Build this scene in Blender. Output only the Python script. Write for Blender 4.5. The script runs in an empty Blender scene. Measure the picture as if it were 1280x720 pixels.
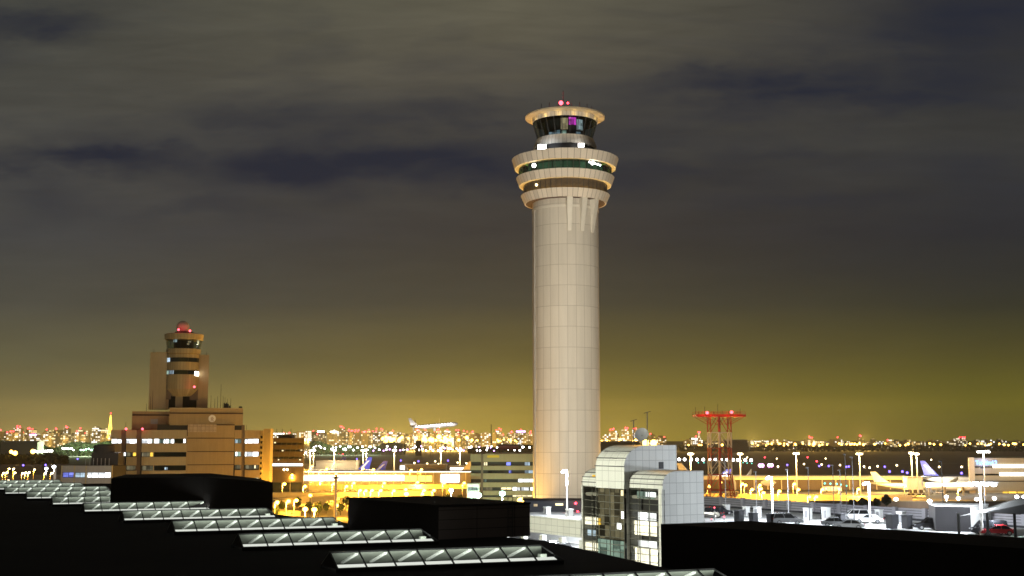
import bpy, bmesh, math, random
from math import sin, cos, pi, radians, atan2, sqrt, exp
from mathutils import Vector, Matrix
random.seed(7)
sc = bpy.context.scene
COL = sc.collection

# ------------------------------------------------------------------ camera
H, F = 30.0, 1500.0                      # eye height, focal length in photo pixels
PITCH = math.atan(190 / F); SP, CP = sin(PITCH), cos(PITCH)
cam = bpy.data.cameras.new('camera'); co = bpy.data.objects.new('camera', cam); COL.objects.link(co)
co.location = (0, 0, H); co.rotation_euler = (pi / 2 + PITCH, 0, 0)
cam.sensor_width = 36; cam.lens = 36 * F / 1280; cam.clip_end = 60000; cam.clip_start = .5
sc.camera = co

def ray(u, v):
    r, up = (u - 640) / F, (360 - v) / F
    k = CP - up * SP
    return r / k, (SP + up * CP) / k
def P(u, v, Y):
    a, e = ray(u, v); return Vector((a * Y, Y, H + e * Y))
def PX(u, Y, v=570): return ray(u, v)[0] * Y
def PZ(v, Y): return H + ray(640, v)[1] * Y
def G(u, v, z=0.0):
    a, e = ray(u, v); Y = (z - H) / e; return Vector((a * Y, Y, z))

# ------------------------------------------------------------------ node helpers
class NT:
    def __init__(s, tree): s.t = tree; s.n = tree.nodes; s.l = tree.links
    def node(s, typ, **kw):
        n = s.n.new(typ)
        for k, v in kw.items(): setattr(n, k, v)
        return n
    def put(s, sock, val):
        if hasattr(val, 'is_output') or isinstance(val, bpy.types.NodeSocket): s.l.new(val, sock)
        else: sock.default_value = val
    def m(s, op, a, b=0.0, c=None):
        n = s.node('ShaderNodeMath', operation=op); s.put(n.inputs[0], a); s.put(n.inputs[1], b)
        if c is not None: s.put(n.inputs[2], c)
        return n.outputs[0]
    def mix(s, f, a, b):
        n = s.node('ShaderNodeMix', data_type='RGBA'); s.put(n.inputs[0], f); s.put(n.inputs[6], a); s.put(n.inputs[7], b); return n.outputs[2]
    def sep(s, v):
        n = s.node('ShaderNodeSeparateXYZ'); s.put(n.inputs[0], v); return n.outputs
    def comb(s, x, y, z):
        n = s.node('ShaderNodeCombineXYZ')
        for i, q in enumerate((x, y, z)): s.put(n.inputs[i], q)
        return n.outputs[0]
    def noise(s, vec, scale, detail=3, rough=.55, dist=0):
        n = s.node('ShaderNodeTexNoise'); s.put(n.inputs['Vector'], vec)
        n.inputs['Scale'].default_value = scale; n.inputs['Detail'].default_value = detail
        n.inputs['Roughness'].default_value = rough; n.inputs['Distortion'].default_value = dist
        return n.outputs['Fac']
    def white(s, vec):
        n = s.node('ShaderNodeTexWhiteNoise', noise_dimensions='3D'); s.put(n.inputs['Vector'], vec); return n.outputs['Value'], n.outputs['Color']
    def ramp(s, f, stops):
        n = s.node('ShaderNodeValToRGB'); s.put(n.inputs[0], f); e = n.color_ramp.elements
        while len(e) < len(stops): e.new(.5)
        for q, (p, c) in zip(e, stops): q.position = p; q.color = (*c, 1)
        return n.outputs[0]

def rgba(c): return (c[0], c[1], c[2], 1)
def srgb(r, g, b):
    f = lambda c: (c / 255 / 12.92) if c <= 10 else ((c / 255 + .055) / 1.055) ** 2.4
    return (f(r), f(g), f(b))

MATS = {}
def M(name, col, rough=.7, metal=0.0, var=.18, scale=.35, streak=0.0, spec=.4):
    """plain surface with uneven tone, optional vertical weather streaks"""
    m = bpy.data.materials.new(name); m.use_nodes = True; t = NT(m.node_tree); b = t.n['Principled BSDF']
    tc = t.node('ShaderNodeTexCoord').outputs['Object']
    f = t.noise(tc, scale, 5)
    fac = t.m('MULTIPLY_ADD', f, 2 * var, 1 - var)
    if streak:
        x = t.sep(tc)
        g = t.noise(t.comb(x[0], x[1], t.m('MULTIPLY', x[2], .06)), 1.6, 3)
        fac = t.m('MULTIPLY', fac, t.m('MULTIPLY_ADD', g, 2 * streak, 1 - streak))
    mx = t.node('ShaderNodeVectorMath', operation='SCALE'); mx.inputs[0].default_value = col; t.put(mx.inputs['Scale'], fac)
    t.l.new(mx.outputs[0], b.inputs['Base Color'])
    t.put(b.inputs['Roughness'], t.m('MULTIPLY_ADD', f, .2, rough - .1))
    b.inputs['Metallic'].default_value = metal; b.inputs['Specular IOR Level'].default_value = spec
    MATS[name] = m; return m

def panelled(name, col, line, dx, dz, w=.06, var=.07, rough=.55, polar=0, zoff=0.0, streak=.06, dy=None):
    """cladding panels with dark joints, each panel with its own slight tone. polar = number of panels round a cylinder"""
    m = bpy.data.materials.new(name); m.use_nodes = True; t = NT(m.node_tree); b = t.n['Principled BSDF']
    tcn = t.node('ShaderNodeTexCoord'); x, y, z = t.sep(tcn.outputs['Object']); nx, ny, nz = t.sep(tcn.outputs['Normal'])
    z = t.m('ADD', z, zoff)
    if polar:
        u = t.m('MULTIPLY', t.m('ARCTAN2', y, x), polar / (2 * pi)); lw = w
        lu = t.m('LESS_THAN', t.m('FRACT', u), lw * polar / 60.0); cu = t.m('FLOOR', u); cv = 0.0
    else:
        ux, uy = t.m('DIVIDE', x, dx), t.m('DIVIDE', y, dy or dx)
        lx = t.m('MULTIPLY', t.m('LESS_THAN', t.m('FRACT', ux), w / dx), t.m('LESS_THAN', t.m('ABSOLUTE', nx), .7))
        ly = t.m('MULTIPLY', t.m('LESS_THAN', t.m('FRACT', uy), w / (dy or dx)), t.m('LESS_THAN', t.m('ABSOLUTE', ny), .7))
        lu = t.m('MAXIMUM', lx, ly); cu, cv = t.m('FLOOR', ux), t.m('FLOOR', uy)
    vz = t.m('DIVIDE', z, dz)
    lz = t.m('MULTIPLY', t.m('LESS_THAN', t.m('FRACT', vz), w / dz), t.m('LESS_THAN', t.m('ABSOLUTE', nz), .9))
    ln = t.m('MAXIMUM', lu, lz)
    wn, _ = t.white(t.comb(cu, cv, t.m('FLOOR', vz)))
    fac = t.m('MULTIPLY_ADD', wn, 2 * var, 1 - var)
    g = t.noise(t.comb(x, y, t.m('MULTIPLY', z, .08)), .9, 4)
    fac = t.m('MULTIPLY', fac, t.m('MULTIPLY_ADD', g, 2 * streak, 1 - streak))
    sc_ = t.node('ShaderNodeVectorMath', operation='SCALE'); sc_.inputs[0].default_value = col; t.put(sc_.inputs['Scale'], fac)
    t.l.new(t.mix(ln, sc_.outputs[0], rgba(line)), b.inputs['Base Color'])
    b.inputs['Roughness'].default_value = rough; b.inputs['Specular IOR Level'].default_value = .3
    MATS[name] = m; return m

def E(name, col, strength, cells=None, low=.35, sample=True):
    """a thing that gives off light; cells = (dx,dz): uneven brightness from room to room"""
    m = bpy.data.materials.new(name); m.use_nodes = True; t = NT(m.node_tree); t.n.clear()
    o = t.node('ShaderNodeOutputMaterial'); e = t.node('ShaderNodeEmission'); e.inputs[0].default_value = rgba(col)
    if cells:
        x, y, z = t.sep(t.node('ShaderNodeTexCoord').outputs['Object'])
        a = t.m('FLOOR', t.m('DIVIDE', t.m('ADD', x, t.m('MULTIPLY', y, .6)), cells[0])); c = t.m('FLOOR', t.m('DIVIDE', z, cells[1]))
        wv, wc = t.white(t.comb(a, c, .37))
        nz = t.noise(t.comb(x, y, z), 1.3, 3)
        f = t.m('MULTIPLY', t.m('MULTIPLY_ADD', wv, 1 - low, low), t.m('MULTIPLY_ADD', nz, 1.2, .4))
        mu = t.m('FRACT', t.m('DIVIDE', t.m('ADD', x, t.m('MULTIPLY', y, .6)), cells[0]))
        f = t.m('MULTIPLY', f, t.m('MULTIPLY_ADD', t.m('GREATER_THAN', mu, .10), .85, .15))
        t.put(e.inputs[1], t.m('MULTIPLY', f, strength * 1.25))
    else: e.inputs[1].default_value = strength
    t.l.new(e.outputs[0], o.inputs[0])
    if not sample: m.cycles.emission_sampling = 'NONE'
    MATS[name] = m; return m

def glassm(name, tint, refl=.10, rough=.03):
    m = bpy.data.materials.new(name); m.use_nodes = True; t = NT(m.node_tree); t.n.clear()
    o = t.node('ShaderNodeOutputMaterial'); tr = t.node('ShaderNodeBsdfTransparent'); tr.inputs[0].default_value = rgba(tint)
    gl = t.node('ShaderNodeBsdfGlossy'); gl.inputs['Roughness'].default_value = rough
    fr = t.node('ShaderNodeLayerWeight')
    mx = t.node('ShaderNodeMixShader'); t.put(mx.inputs[0], t.m('MULTIPLY_ADD', t.m('POWER', fr.outputs['Facing'], 4.0), .6, refl))
    t.l.new(tr.outputs[0], mx.inputs[1]); t.l.new(gl.outputs[0], mx.inputs[2]); t.l.new(mx.outputs[0], o.inputs[0])
    MATS[name] = m; return m

# ------------------------------------------------------------------ materials
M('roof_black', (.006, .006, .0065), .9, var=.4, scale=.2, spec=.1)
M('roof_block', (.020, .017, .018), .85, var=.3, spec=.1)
panelled('block_panel', (.11, .085, .08), (.02, .016, .016), 3.1, .78, .05, rough=.8)
panelled('shaft_panel', (.61, .57, .505), (.33, .295, .25), 1, 5.72, .09, var=.05, polar=24, zoff=2.0, streak=.12)
panelled('ring_panel', (.66, .60, .52), (.30, .26, .22), 1, 50, .10, var=.10, polar=52, zoff=10, streak=.05)
M('ring_white', (.70, .67, .60), .5, var=.08, scale=.8)
M('soffit', (.55, .45, .30), .7, var=.15)
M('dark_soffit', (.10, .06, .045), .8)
M('dark_metal', (.03, .03, .032), .6)
M('grey_metal', (.30, .30, .31), .5, var=.15, scale=2)
M('white_paint', (.8, .8, .78), .5, var=.08, scale=2)
M('dark_glass', (.012, .018, .018), .06, var=.3, spec=.8)
M('brown_glass', (.11, .085, .06), .1, var=.4, scale=1.5, spec=.7)
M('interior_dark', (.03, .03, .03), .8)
M('old_wall', (.38, .285, .15), .8, var=.1, streak=.18)
M('old_wall_pale', (.42, .355, .22), .8, var=.1, streak=.15)
panelled('old_grid', (.46, .37, .27), (.25, .19, .13), 1.5, 1.4, .12)
panelled('old_tower', (.40, .33, .18), (.24, .19, .10), 1.1, 60, .14, var=.14, polar=36, streak=.12)
M('groove', (.08, .05, .035), .9)
M('concrete', (.36, .345, .32), .85, var=.2, scale=.25, streak=.1)
M('deck_concrete', (.55, .55, .54), .85, var=.22, scale=.18)
M('asphalt', (.055, .053, .05), .9, var=.35, scale=.08)
M('barrier_grey', (.30, .29, .31), .7, var=.12, streak=.1)
panelled('white_clad', (.74, .75, .68), (.44, .44, .40), 1.55, 1.5, .07, var=.04, dy=1.3)
panelled('side_clad', (.70, .71, .69), (.42, .43, .42), 1.55, 1.5, .07, var=.05, dy=1.25)
panelled('parapet_clad', (.60, .60, .53), (.28, .28, .24), 1.6, .98, .06, var=.04)
M('mullion', (.13, .13, .10), .5)
M('seam', (.10, .10, .09), .6)
M('red_paint', (.42, .035, .012), .55, var=.2, scale=1.5)
M('pale_paint', (.72, .66, .52), .55, var=.12, scale=1.5)
M('office_wall', (.30, .25, .15), .8, var=.12, streak=.15)
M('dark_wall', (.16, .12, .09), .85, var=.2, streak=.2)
M('office_dark', (.042, .032, .024), .85, var=.25, streak=.25)
M('grey_wall', (.34, .33, .31), .8, var=.12, streak=.15)
M('terminal_roof', (.34, .32, .28), .7, var=.15, scale=.1)
M('sign_red', (.07, .012, .012), .6)
M('tyre', (.02, .02, .02), .9); M('rim', (.4, .4, .42), .35, .8)
M('car_white', (.72, .72, .72), .25, var=.03); M('car_black', (.02, .02, .024), .2, var=.05)
M('car_grey', (.20, .205, .21), .25, .3, var=.05); M('car_red', (.30, .015, .02), .25, var=.05); M('car_silver', (.42, .43, .44), .25, .5, var=.05)
M('car_glass', (.01, .011, .013), .06, spec=.8)
M('plane_white', (.72, .72, .72), .35, var=.04, scale=.2); M('plane_blue', (.035, .05, .42), .35, var=.08); M('plane_teal', (.05, .32, .40), .35)
M('leaf', (.035, .055, .02), .9, var=.5, scale=.6); M('leaf_far', (.042, .055, .024), .9, var=.5, scale=.05)
M('bark', (.06, .045, .03), .9)
M('cabin_dark', (.012, .011, .013), .8)
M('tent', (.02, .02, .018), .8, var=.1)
M('panel_grey', (.33, .345, .31), .8, var=.2, scale=.6); M('sky_panel', (.20, .21, .185), .8, var=.35, scale=1.2)
M('radome', (.55, .45, .36), .6, var=.1)
M('lit_patch_yellow', (.62, .42, .03), .6)
M('plant_dark', (.035, .035, .04), .8, var=.3)
glassm('clear_glass', (.88, .93, .90), .035); glassm('cab_glass', (.55, .62, .60), .06); glassm('green_glass', (.30, .50, .40), .10); glassm('smoke_glass', (.82, .82, .76), .045)
E('lamp_white', (1, .97, .92), 14); E('lamp_cool', (.86, .93, 1), 16); E('lamp_sodium', (1, .52, .08), 14); E('lamp_warm', (1, .78, .40), 14)
E('lamp_green', (.55, 1, .75), 14); E('lamp_red', (1, .03, .05), 14); E('lamp_redhot', (1, .10, .14), 5); E('lamp_blue', (.18, .12, 1), 6); E('lamp_violet', (.70, .35, 1), 7); E('lamp_magenta', (1, .40, .95), 9); E('lamp_teal', (.15, .9, .75), 3)
for n_ in ('lamp_red', 'lamp_redhot', 'lamp_blue', 'lamp_violet', 'lamp_magenta', 'lamp_teal', 'lamp_white', 'lamp_cool', 'lamp_sodium', 'lamp_warm', 'lamp_green'): MATS[n_].cycles.emission_sampling = 'NONE'
E('strip_sky', (1, .99, .92), .9); E('cove', (1, .66, .16), 20)
E('win_white', (.93, .97, 1), 3.4, (2.2, 3), .15, False); E('win_cool', (.65, .85, 1), 1.1, (2.0, 3), .1, False); E('win_warm', (1, .86, .50), 1.7, (1.8, 2.6), .5, False)
E('win_cream', (1, .95, .74), 2.4, (2.6, 2.2), .55, False); E('win_teal', (.50, .72, .60), .62, (1.6, 2.4), .2, False); E('win_dim', (.45, .40, .24), .42, (1.2, 1.6), .1, False); E('win_yellow', (1, .62, .08), 1.6, (5, 3), .5, False)
E('win_green', (.30, .44, .28), .34, (2.5, 4), .3, False); E('win_blue', (.25, .3, 1), 1.2, (2, 3), .1, False); E('win_magenta', (.85, .07, .72), 1.2, (.8, .7), .2, False); E('screen_beige', (.75, .58, .34), .75, (1.2, 1.6), .4, False); E('screen_grey', (.55, .68, .72), .7, (.7, .9), .3, False); E('desk_glow', (.22, .34, .40), .45, (.9, 1), .2, False)
E('sign_blue', (.16, .36, 1), 5, sample=False); E('garage_light', (.96, .98, 1), 3.0); E('band_glow', (1, .96, .86), 4.0); E('band_sodium', (1, .66, .12), 2.6); E('tower_amber_glow', (1, .60, .08), 4.5, sample=False)

# ------------------------------------------------------------------ mesh builder
class MB:
    def __init__(s): s.v = []; s.f = []
    def add(s, vs, fs):
        o = len(s.v); s.v += [Vector(q) for q in vs]; s.f += [tuple(o + i for i in f) for f in fs]; return s
    def box(s, x0, x1, y0, y1, z0, z1):
        return s.add([(x, y, z) for z in (z0, z1) for y in (y0, y1) for x in (x0, x1)],
                     [(0, 2, 3, 1), (4, 5, 7, 6), (0, 1, 5, 4), (2, 6, 7, 3), (0, 4, 6, 2), (1, 3, 7, 5)])
    def obox(s, c, ex, ey, ez):            # centre and three half-axis vectors
        c = Vector(c); ex, ey, ez = Vector(ex), Vector(ey), Vector(ez)
        return s.add([c + i * ex + j * ey + k * ez for k in (-1, 1) for j in (-1, 1) for i in (-1, 1)],
                     [(0, 2, 3, 1), (4, 5, 7, 6), (0, 1, 5, 4), (2, 6, 7, 3), (0, 4, 6, 2), (1, 3, 7, 5)])
    def prism(s, pts, z0, z1):
        n = len(pts)
        zt = z1 if isinstance(z1, (list, tuple)) else [z1] * n
        return s.add([(p[0], p[1], z0) for p in pts] + [(p[0], p[1], zt[i]) for i, p in enumerate(pts)],
                     [tuple(range(n))[::-1], tuple(range(n, 2 * n))] + [(i, (i + 1) % n, n + (i + 1) % n, n + i) for i in range(n)])
    def extr(s, poly, d):                  # polygon of 3-D points pushed by a vector
        n = len(poly); d = Vector(d); poly = [Vector(p) for p in poly]
        return s.add(poly + [p + d for p in poly], [tuple(range(n))[::-1], tuple(range(n, 2 * n))] + [(i, (i + 1) % n, n + (i + 1) % n, n + i) for i in range(n)])
    def tube(s, p, q, r, n=6, r2=None):
        p, q = Vector(p), Vector(q); d = (q - p)
        if d.length < 1e-6: return s
        d.normalize(); a = d.orthogonal().normalized(); b = d.cross(a); r2 = r if r2 is None else r2
        vs = [p + r * (cos(2 * pi * i / n) * a + sin(2 * pi * i / n) * b) for i in range(n)] + [q + r2 * (cos(2 * pi * i / n) * a + sin(2 * pi * i / n) * b) for i in range(n)]
        return s.add(vs, [tuple(range(n))[::-1], tuple(range(n, 2 * n))] + [(i, (i + 1) % n, n + (i + 1) % n, n + i) for i in range(n)])
    def lathe(s, c, prof, n=64, closed=True, a0=0, a1=2 * pi):
        c = Vector(c); full = abs(a1 - a0 - 2 * pi) < 1e-6; m = n if full else n + 1
        vs = [c + Vector((r * cos(a0 + (a1 - a0) * i / n), r * sin(a0 + (a1 - a0) * i / n), z)) for (r, z) in prof for i in range(m)]
        fs = []; k = len(prof)
        for j in range(k if closed else k - 1):
            j2 = (j + 1) % k
            for i in range(n):
                i2 = (i + 1) % m
                fs.append((j * m + i, j * m + i2, j2 * m + i2, j2 * m + i))
        if not closed and full:
            if prof[0][0] > 0: fs.append(tuple(range(m))[::-1])
            if prof[-1][0] > 0: fs.append(tuple((k - 1) * m + i for i in range(m)))
        return s.add(vs, fs)
    def ball(s, c, r, n=8, sz=1.0):
        pr = [(max(.001, r * sin(pi * j / n)), -r * sz * cos(pi * j / n)) for j in range(n + 1)]
        return s.lathe(c, pr, max(6, int(n * 1.5)), closed=False)
    def quad(s, a, b, c, d): return s.add([a, b, c, d], [(0, 1, 2, 3)])
    def build(s, name, mat, parent=None, smooth=False, kind=None):
        me = bpy.data.meshes.new(name); o = bpy.data.objects.new(name, me); COL.objects.link(o)
        vs = s.v
        if parent is not None:
            o.parent = parent; top = parent
            while top.parent: top = top.parent
            mi = (Matrix.Translation(top.location) @ Matrix.Rotation(top.rotation_euler[2], 4, 'Z')).inverted()
            vs = [mi @ q for q in s.v]
        me.from_pydata([tuple(q) for q in vs], [], s.f); me.update()
        bm = bmesh.new(); bm.from_mesh(me); bmesh.ops.recalc_face_normals(bm, faces=bm.faces); bm.to_mesh(me); bm.free()
        me.materials.append(MATS[mat] if isinstance(mat, str) else mat)
        if smooth:
            for p in me.polygons: p.use_smooth = True
            try: me.set_sharp_from_angle(angle=radians(35))
            except Exception: pass
        if kind: o['kind'] = kind
        return o

def thing(name, label, cat, loc=(0, 0, 0), rotz=0.0, group=None):
    o = bpy.data.objects.new(name, None); COL.objects.link(o); o.empty_display_size = .5
    o.location = loc; o.rotation_euler = (0, 0, rotz); o['label'] = label; o['category'] = cat
    if group: o['group'] = group
    return o
def relabel(o, label=None, group=None):
    if label: o['label'] = label
    if group: o['group'] = group
    return o
def copy_tree(o, parent=None):
    c = o.copy(); COL.objects.link(c)
    if parent is not None: c.parent = parent
    for ch in list(o.children): copy_tree(ch, c)
    return c
def point(loc, power, col, parent=None, radius=.4, name='lamp_light', spot=None, aim=None):
    l = bpy.data.lights.new(name, 'SPOT' if spot else 'POINT'); l.energy = power; l.color = col; l.shadow_soft_size = radius
    o = bpy.data.objects.new(name, l); COL.objects.link(o); o.location = loc
    if spot: l.spot_size = radians(spot); l.spot_blend = .6; o.rotation_euler = (Vector(aim) - Vector(loc)).to_track_quat('-Z', 'Y').to_euler()
    if parent is not None:
        o.parent = parent; top = parent
        while top.parent: top = top.parent
        mi = (Matrix.Translation(top.location) @ Matrix.Rotation(top.rotation_euler[2], 4, 'Z')).inverted()
        o.location = mi @ Vector(loc)
    return o
SODIUM, WHITE, COOL, WARM = (1, .45, .04), (1, .95, .86), (.86, .93, 1), (1, .74, .38)

# ------------------------------------------------------------------ world: city-lit overcast night
w = bpy.data.worlds.new('World'); sc.world = w; w.use_nodes = True
t = NT(w.node_tree); t.n.clear()
out = t.node('ShaderNodeOutputWorld')
dirv = t.node('ShaderNodeTexCoord').outputs['Generated']
x, y, z = t.sep(dirv)
yy = t.m('MAXIMUM', t.m('ABSOLUTE', y), .12)
az = t.m('MINIMUM', t.m('MAXIMUM', t.m('DIVIDE', x, yy), -2.0), 2.0); el = t.m('MAXIMUM', t.m('DIVIDE', z, yy), 0.0)
EL = lambda v: ray(640, v)[1]
def stops(rows): return [(min(1, max(0, EL(v) / .45)), srgb(*c)) for v, c in rows]
e45 = t.m('DIVIDE', el, .45)
L_ = t.ramp(e45, stops([(550, (158, 138, 80)), (520, (134, 120, 72)), (450, (98, 93, 66)), (380, (77, 75, 65)), (290, (68, 68, 67)), (180, (74, 73, 68)), (0, (70, 70, 63))]))
C_ = t.ramp(e45, stops([(550, (168, 146, 56)), (505, (142, 124, 54)), (450, (104, 93, 49)), (380, (73, 68, 52)), (290, (62, 58, 53)), (180, (64, 62, 58)), (90, (91, 86, 73)), (0, (97, 93, 77))]))
R_ = t.ramp(e45, stops([(552, (98, 90, 30)), (505, (102, 96, 28)), (440, (74, 70, 33)), (380, (51, 51, 38)), (290, (42, 43, 46)), (180, (57, 57, 55)), (90, (54, 54, 53)), (0, (50, 50, 52))]))
fl = t.m('MULTIPLY_ADD', az, -1 / .40, 0.0); fr_ = t.m('MULTIPLY_ADD', az, 1 / .38, 0.0)
cl = lambda s_: t.m('MINIMUM', t.m('MAXIMUM', s_, 0.0), 1.0)
base = t.mix(cl(fr_), t.mix(cl(fl), C_, L_), R_)
# slow streaky unevenness, stretched along the horizon
sv = t.comb(az, t.m('MULTIPLY', el, 4.2), 1.7)
n1 = t.noise(sv, 3.2, 5, .5, .35); n2 = t.noise(t.comb(az, t.m('MULTIPLY_ADD', az, -.5, t.m('MULTIPLY', el, 6.5)), 5.1), 7.0, 6, .55, .6); n3 = t.noise(t.comb(az, t.m('MULTIPLY_ADD', az, .35, t.m('MULTIPLY', el, 9.0)), 2.3), 13.0, 6, .6, .4)
wv1 = t.m('MULTIPLY_ADD', t.noise(t.comb(az, t.m('MULTIPLY', el, 2.0), 9.0), 6.0, 4, .55), .20, -.10)
wv2 = t.m('MULTIPLY_ADD', t.noise(t.comb(az, t.m('MULTIPLY', el, 2.5), 3.0), 9.0, 4, .6), .07, -.035)
azw = t.m('ADD', az, wv1); elw = t.m('ADD', el, wv2)
mask = None
for (u, v, su, svv, k) in [(52, 30, 80, 20, .95), (400, 203, 115, 30, .9), (560, 218, 120, 22, .7), (120, 205, 170, 16, .75), (50, 250, 80, 30, .35), (470, 195, 150, 30, .8), (300, 150, 90, 18, .35), (980, 110, 135, 30, 1.0), (1090, 116, 170, 20, .85), (900, 100, 60, 16, .7), (1180, 95, 150, 26, .75), (1220, 25, 120, 45, .85),
                          (830, 215, 120, 18, .55), (960, 200, 90, 12, .4), (1010, 252, 150, 16, .45), (580, 138, 90, 18, .4), (1250, 240, 90, 40, .3), (1120, 330, 200, 40, .2), (230, 265, 120, 14, .3)]:
    a0, e0 = ray(u, v); dx_, dy_ = su / F, svv / F
    q = t.m('ADD', t.m('POWER', t.m('DIVIDE', t.m('SUBTRACT', azw, a0), dx_), 2.0), t.m('POWER', t.m('DIVIDE', t.m('SUBTRACT', elw, e0), dy_), 2.0))
    g_ = t.m('MULTIPLY', t.m('EXPONENT', t.m('MULTIPLY', q, -.8)), k)
    mask = g_ if mask is None else t.m('MAXIMUM', mask, g_)
n2c = cl(t.m('MULTIPLY_ADD', n2, 2.2, -.55))
mask = cl(t.m('MULTIPLY', mask, t.m('MULTIPLY_ADD', n2c, .6, .62)))
mask = cl(t.m('ADD', mask, t.m('MULTIPLY', cl(t.m('MULTIPLY_ADD', n1, 3.0, -1.45)), cl(t.m('MULTIPLY_ADD', el, 6.0, -.6)))))
up_ = cl(t.m('MULTIPLY_ADD', el, 4.0, .12))
tone = t.m('ADD', t.m('MULTIPLY_ADD', n1, .34, .83), t.m('MULTIPLY', up_, t.m('ADD', t.m('MULTIPLY_ADD', n2, .42, -.21), t.m('MULTIPLY_ADD', n3, .30, -.15))))
vs_ = t.node('ShaderNodeVectorMath', operation='SCALE'); t.put(vs_.inputs[0], base); t.put(vs_.inputs['Scale'], tone)
sky = t.mix(mask, vs_.outputs[0], rgba(srgb(37, 40, 51)))
sky = t.mix(t.m('LESS_THAN', z, -.002), sky, rgba((.02, .018, .014)))
bg = t.node('ShaderNodeBackground'); t.put(bg.inputs[0], sky); bg.inputs[1].default_value = 1
nish = t.node('ShaderNodeTexSky', sky_type='NISHITA'); nish.sun_disc = False; nish.sun_elevation = radians(32); nish.sun_rotation = radians(200)
bg2 = t.node('ShaderNodeBackground'); t.put(bg2.inputs[0], nish.outputs[0]); bg2.inputs[1].default_value = .0004
ad = t.node('ShaderNodeAddShader'); t.l.new(bg.outputs[0], ad.inputs[0]); t.l.new(bg2.outputs[0], ad.inputs[1]); t.l.new(ad.outputs[0], out.inputs[0])
moon = bpy.data.lights.new('moon', 'SUN'); moon.energy = .012; moon.angle = radians(10); moon.color = (1, .95, .88)
mo = bpy.data.objects.new('moon', moon); COL.objects.link(mo); mo.rotation_euler = (radians(58), 0, radians(-20))

# ------------------------------------------------------------------ ground
MB().quad((-26000, -500, 0), (26000, -500, 0), (26000, 30000, 0), (-26000, 30000, 0)).build('ground', 'asphalt', kind='structure')
MATS['field'] = M('field', (.060, .045, .052), .95, var=.4, scale=.02)
MB().quad((-3000, 1120, .02), (3000, 1120, .02), (3000, 3300, .02), (-3000, 3300, .02)).build('airfield_ground', 'field', kind='structure')
M('runway_mat', (.075, .07, .07), .9, var=.25, scale=.03)
for y0, y1 in ((1500, 1560), (2100, 2160)):
    MB().quad((-2500, y0, .06), (2500, y0 + 60, .06), (2500, y1 + 60, .06), (-2500, y1, .06)).build('runway', 'runway_mat', kind='structure')
M('apron_mat', (.30, .29, .27), .9, var=.25, scale=.04)
MB().quad((-420, 830, .03), (520, 700, .03), (600, 1060, .03), (-520, 1060, .03)).build('apron', 'apron_mat', kind='structure')
M('road_mat', (.16, .15, .13), .9, var=.3, scale=.15)
MB().quad((-190, 420, .03), (190, 400, .03), (330, 690, .03), (-260, 780, .03)).build('forecourt_road', 'road_mat', kind='structure')
M('paint_line', (.7, .68, .6), .8)
pm = MB()
for k in range(6):
    yk = 520 + 32 * k
    for j in range(26): xk = -170 + 14 * j; pm.quad((xk, yk, .06), (xk + 6, yk - .6, .06), (xk + 6, yk - .2, .06), (xk, yk + .4, .06))
pm.build('road_markings', 'paint_line', kind='structure')

# ------------------------------------------------------------------ main control tower
TY = 337.0; TX = PX(707.5, TY, 400)
T = thing('control_tower', 'tall pale round control tower with three stacked rings and a dark glass cab', 'control tower', (TX, TY, 0))
def half(u, v, Y=TY): return abs(ray(u, v)[0] - ray(707.5, v)[0]) * Y
def TL(prof, name, mat, n=96, closed=True, parent=T, smooth=True): return MB().lathe((TX, TY, 0), prof, n, closed).build(name, mat, parent, smooth)
Zs = lambda v: PZ(v, TY)
RS = half(749, 400)                                  # shaft radius
zb = Zs(257)
TL([(RS, 0), (RS, zb + 2.0)], 'shaft', 'shaft_panel', 120, False)
TL([(RS + .12, Zs(266)), (RS + .12, Zs(263.5)), (RS - .3, Zs(263.5)), (RS - .3, Zs(266))], 'shaft_collar', 'ring_white')
# flat service rib on the shaft's left edge
an = radians(197)
MB().obox((TX + (RS - .12) * cos(an), TY + (RS - .12) * sin(an), zb / 2 - 1), (.42 * cos(an), .42 * sin(an), 0), (-.75 * sin(an), .75 * cos(an), 0), (0, 0, zb / 2 - 1)).build('service_rib', 'concrete', T)
# three stacked rings: outer band (leaning outwards to the top), ledge, soffit
rings = [((641, 199), (644.6, 212.6), 651.0), ((646.3, 222.3), (650, 234), 656.0), ((652, 246), (656.5, 258), None)]
fronts = {199: (184.4, 197.3), 222.3: (209.6, 220.8), 246: (233.8, 245.2)}      # photo rows of each band at its near point
def ring(top, bot, th=.35):
    r0, r1 = half(*bot), half(*top); vt, vb = fronts[top[1]]; z0, z1 = PZ(vb, TY - r0), PZ(vt, TY - r1)
    TL([(r0, z0), (r1, z1), (r1 - th, z1 + .02), (r0 - th, z0 + .02)], 'ring_band', 'ring_panel')
    return r0, z0, r1, z1
r = [ring(a, b) for a, b, _ in rings]
gl1, gl2 = half(649.8, 215), half(655.5, 238)
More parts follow.
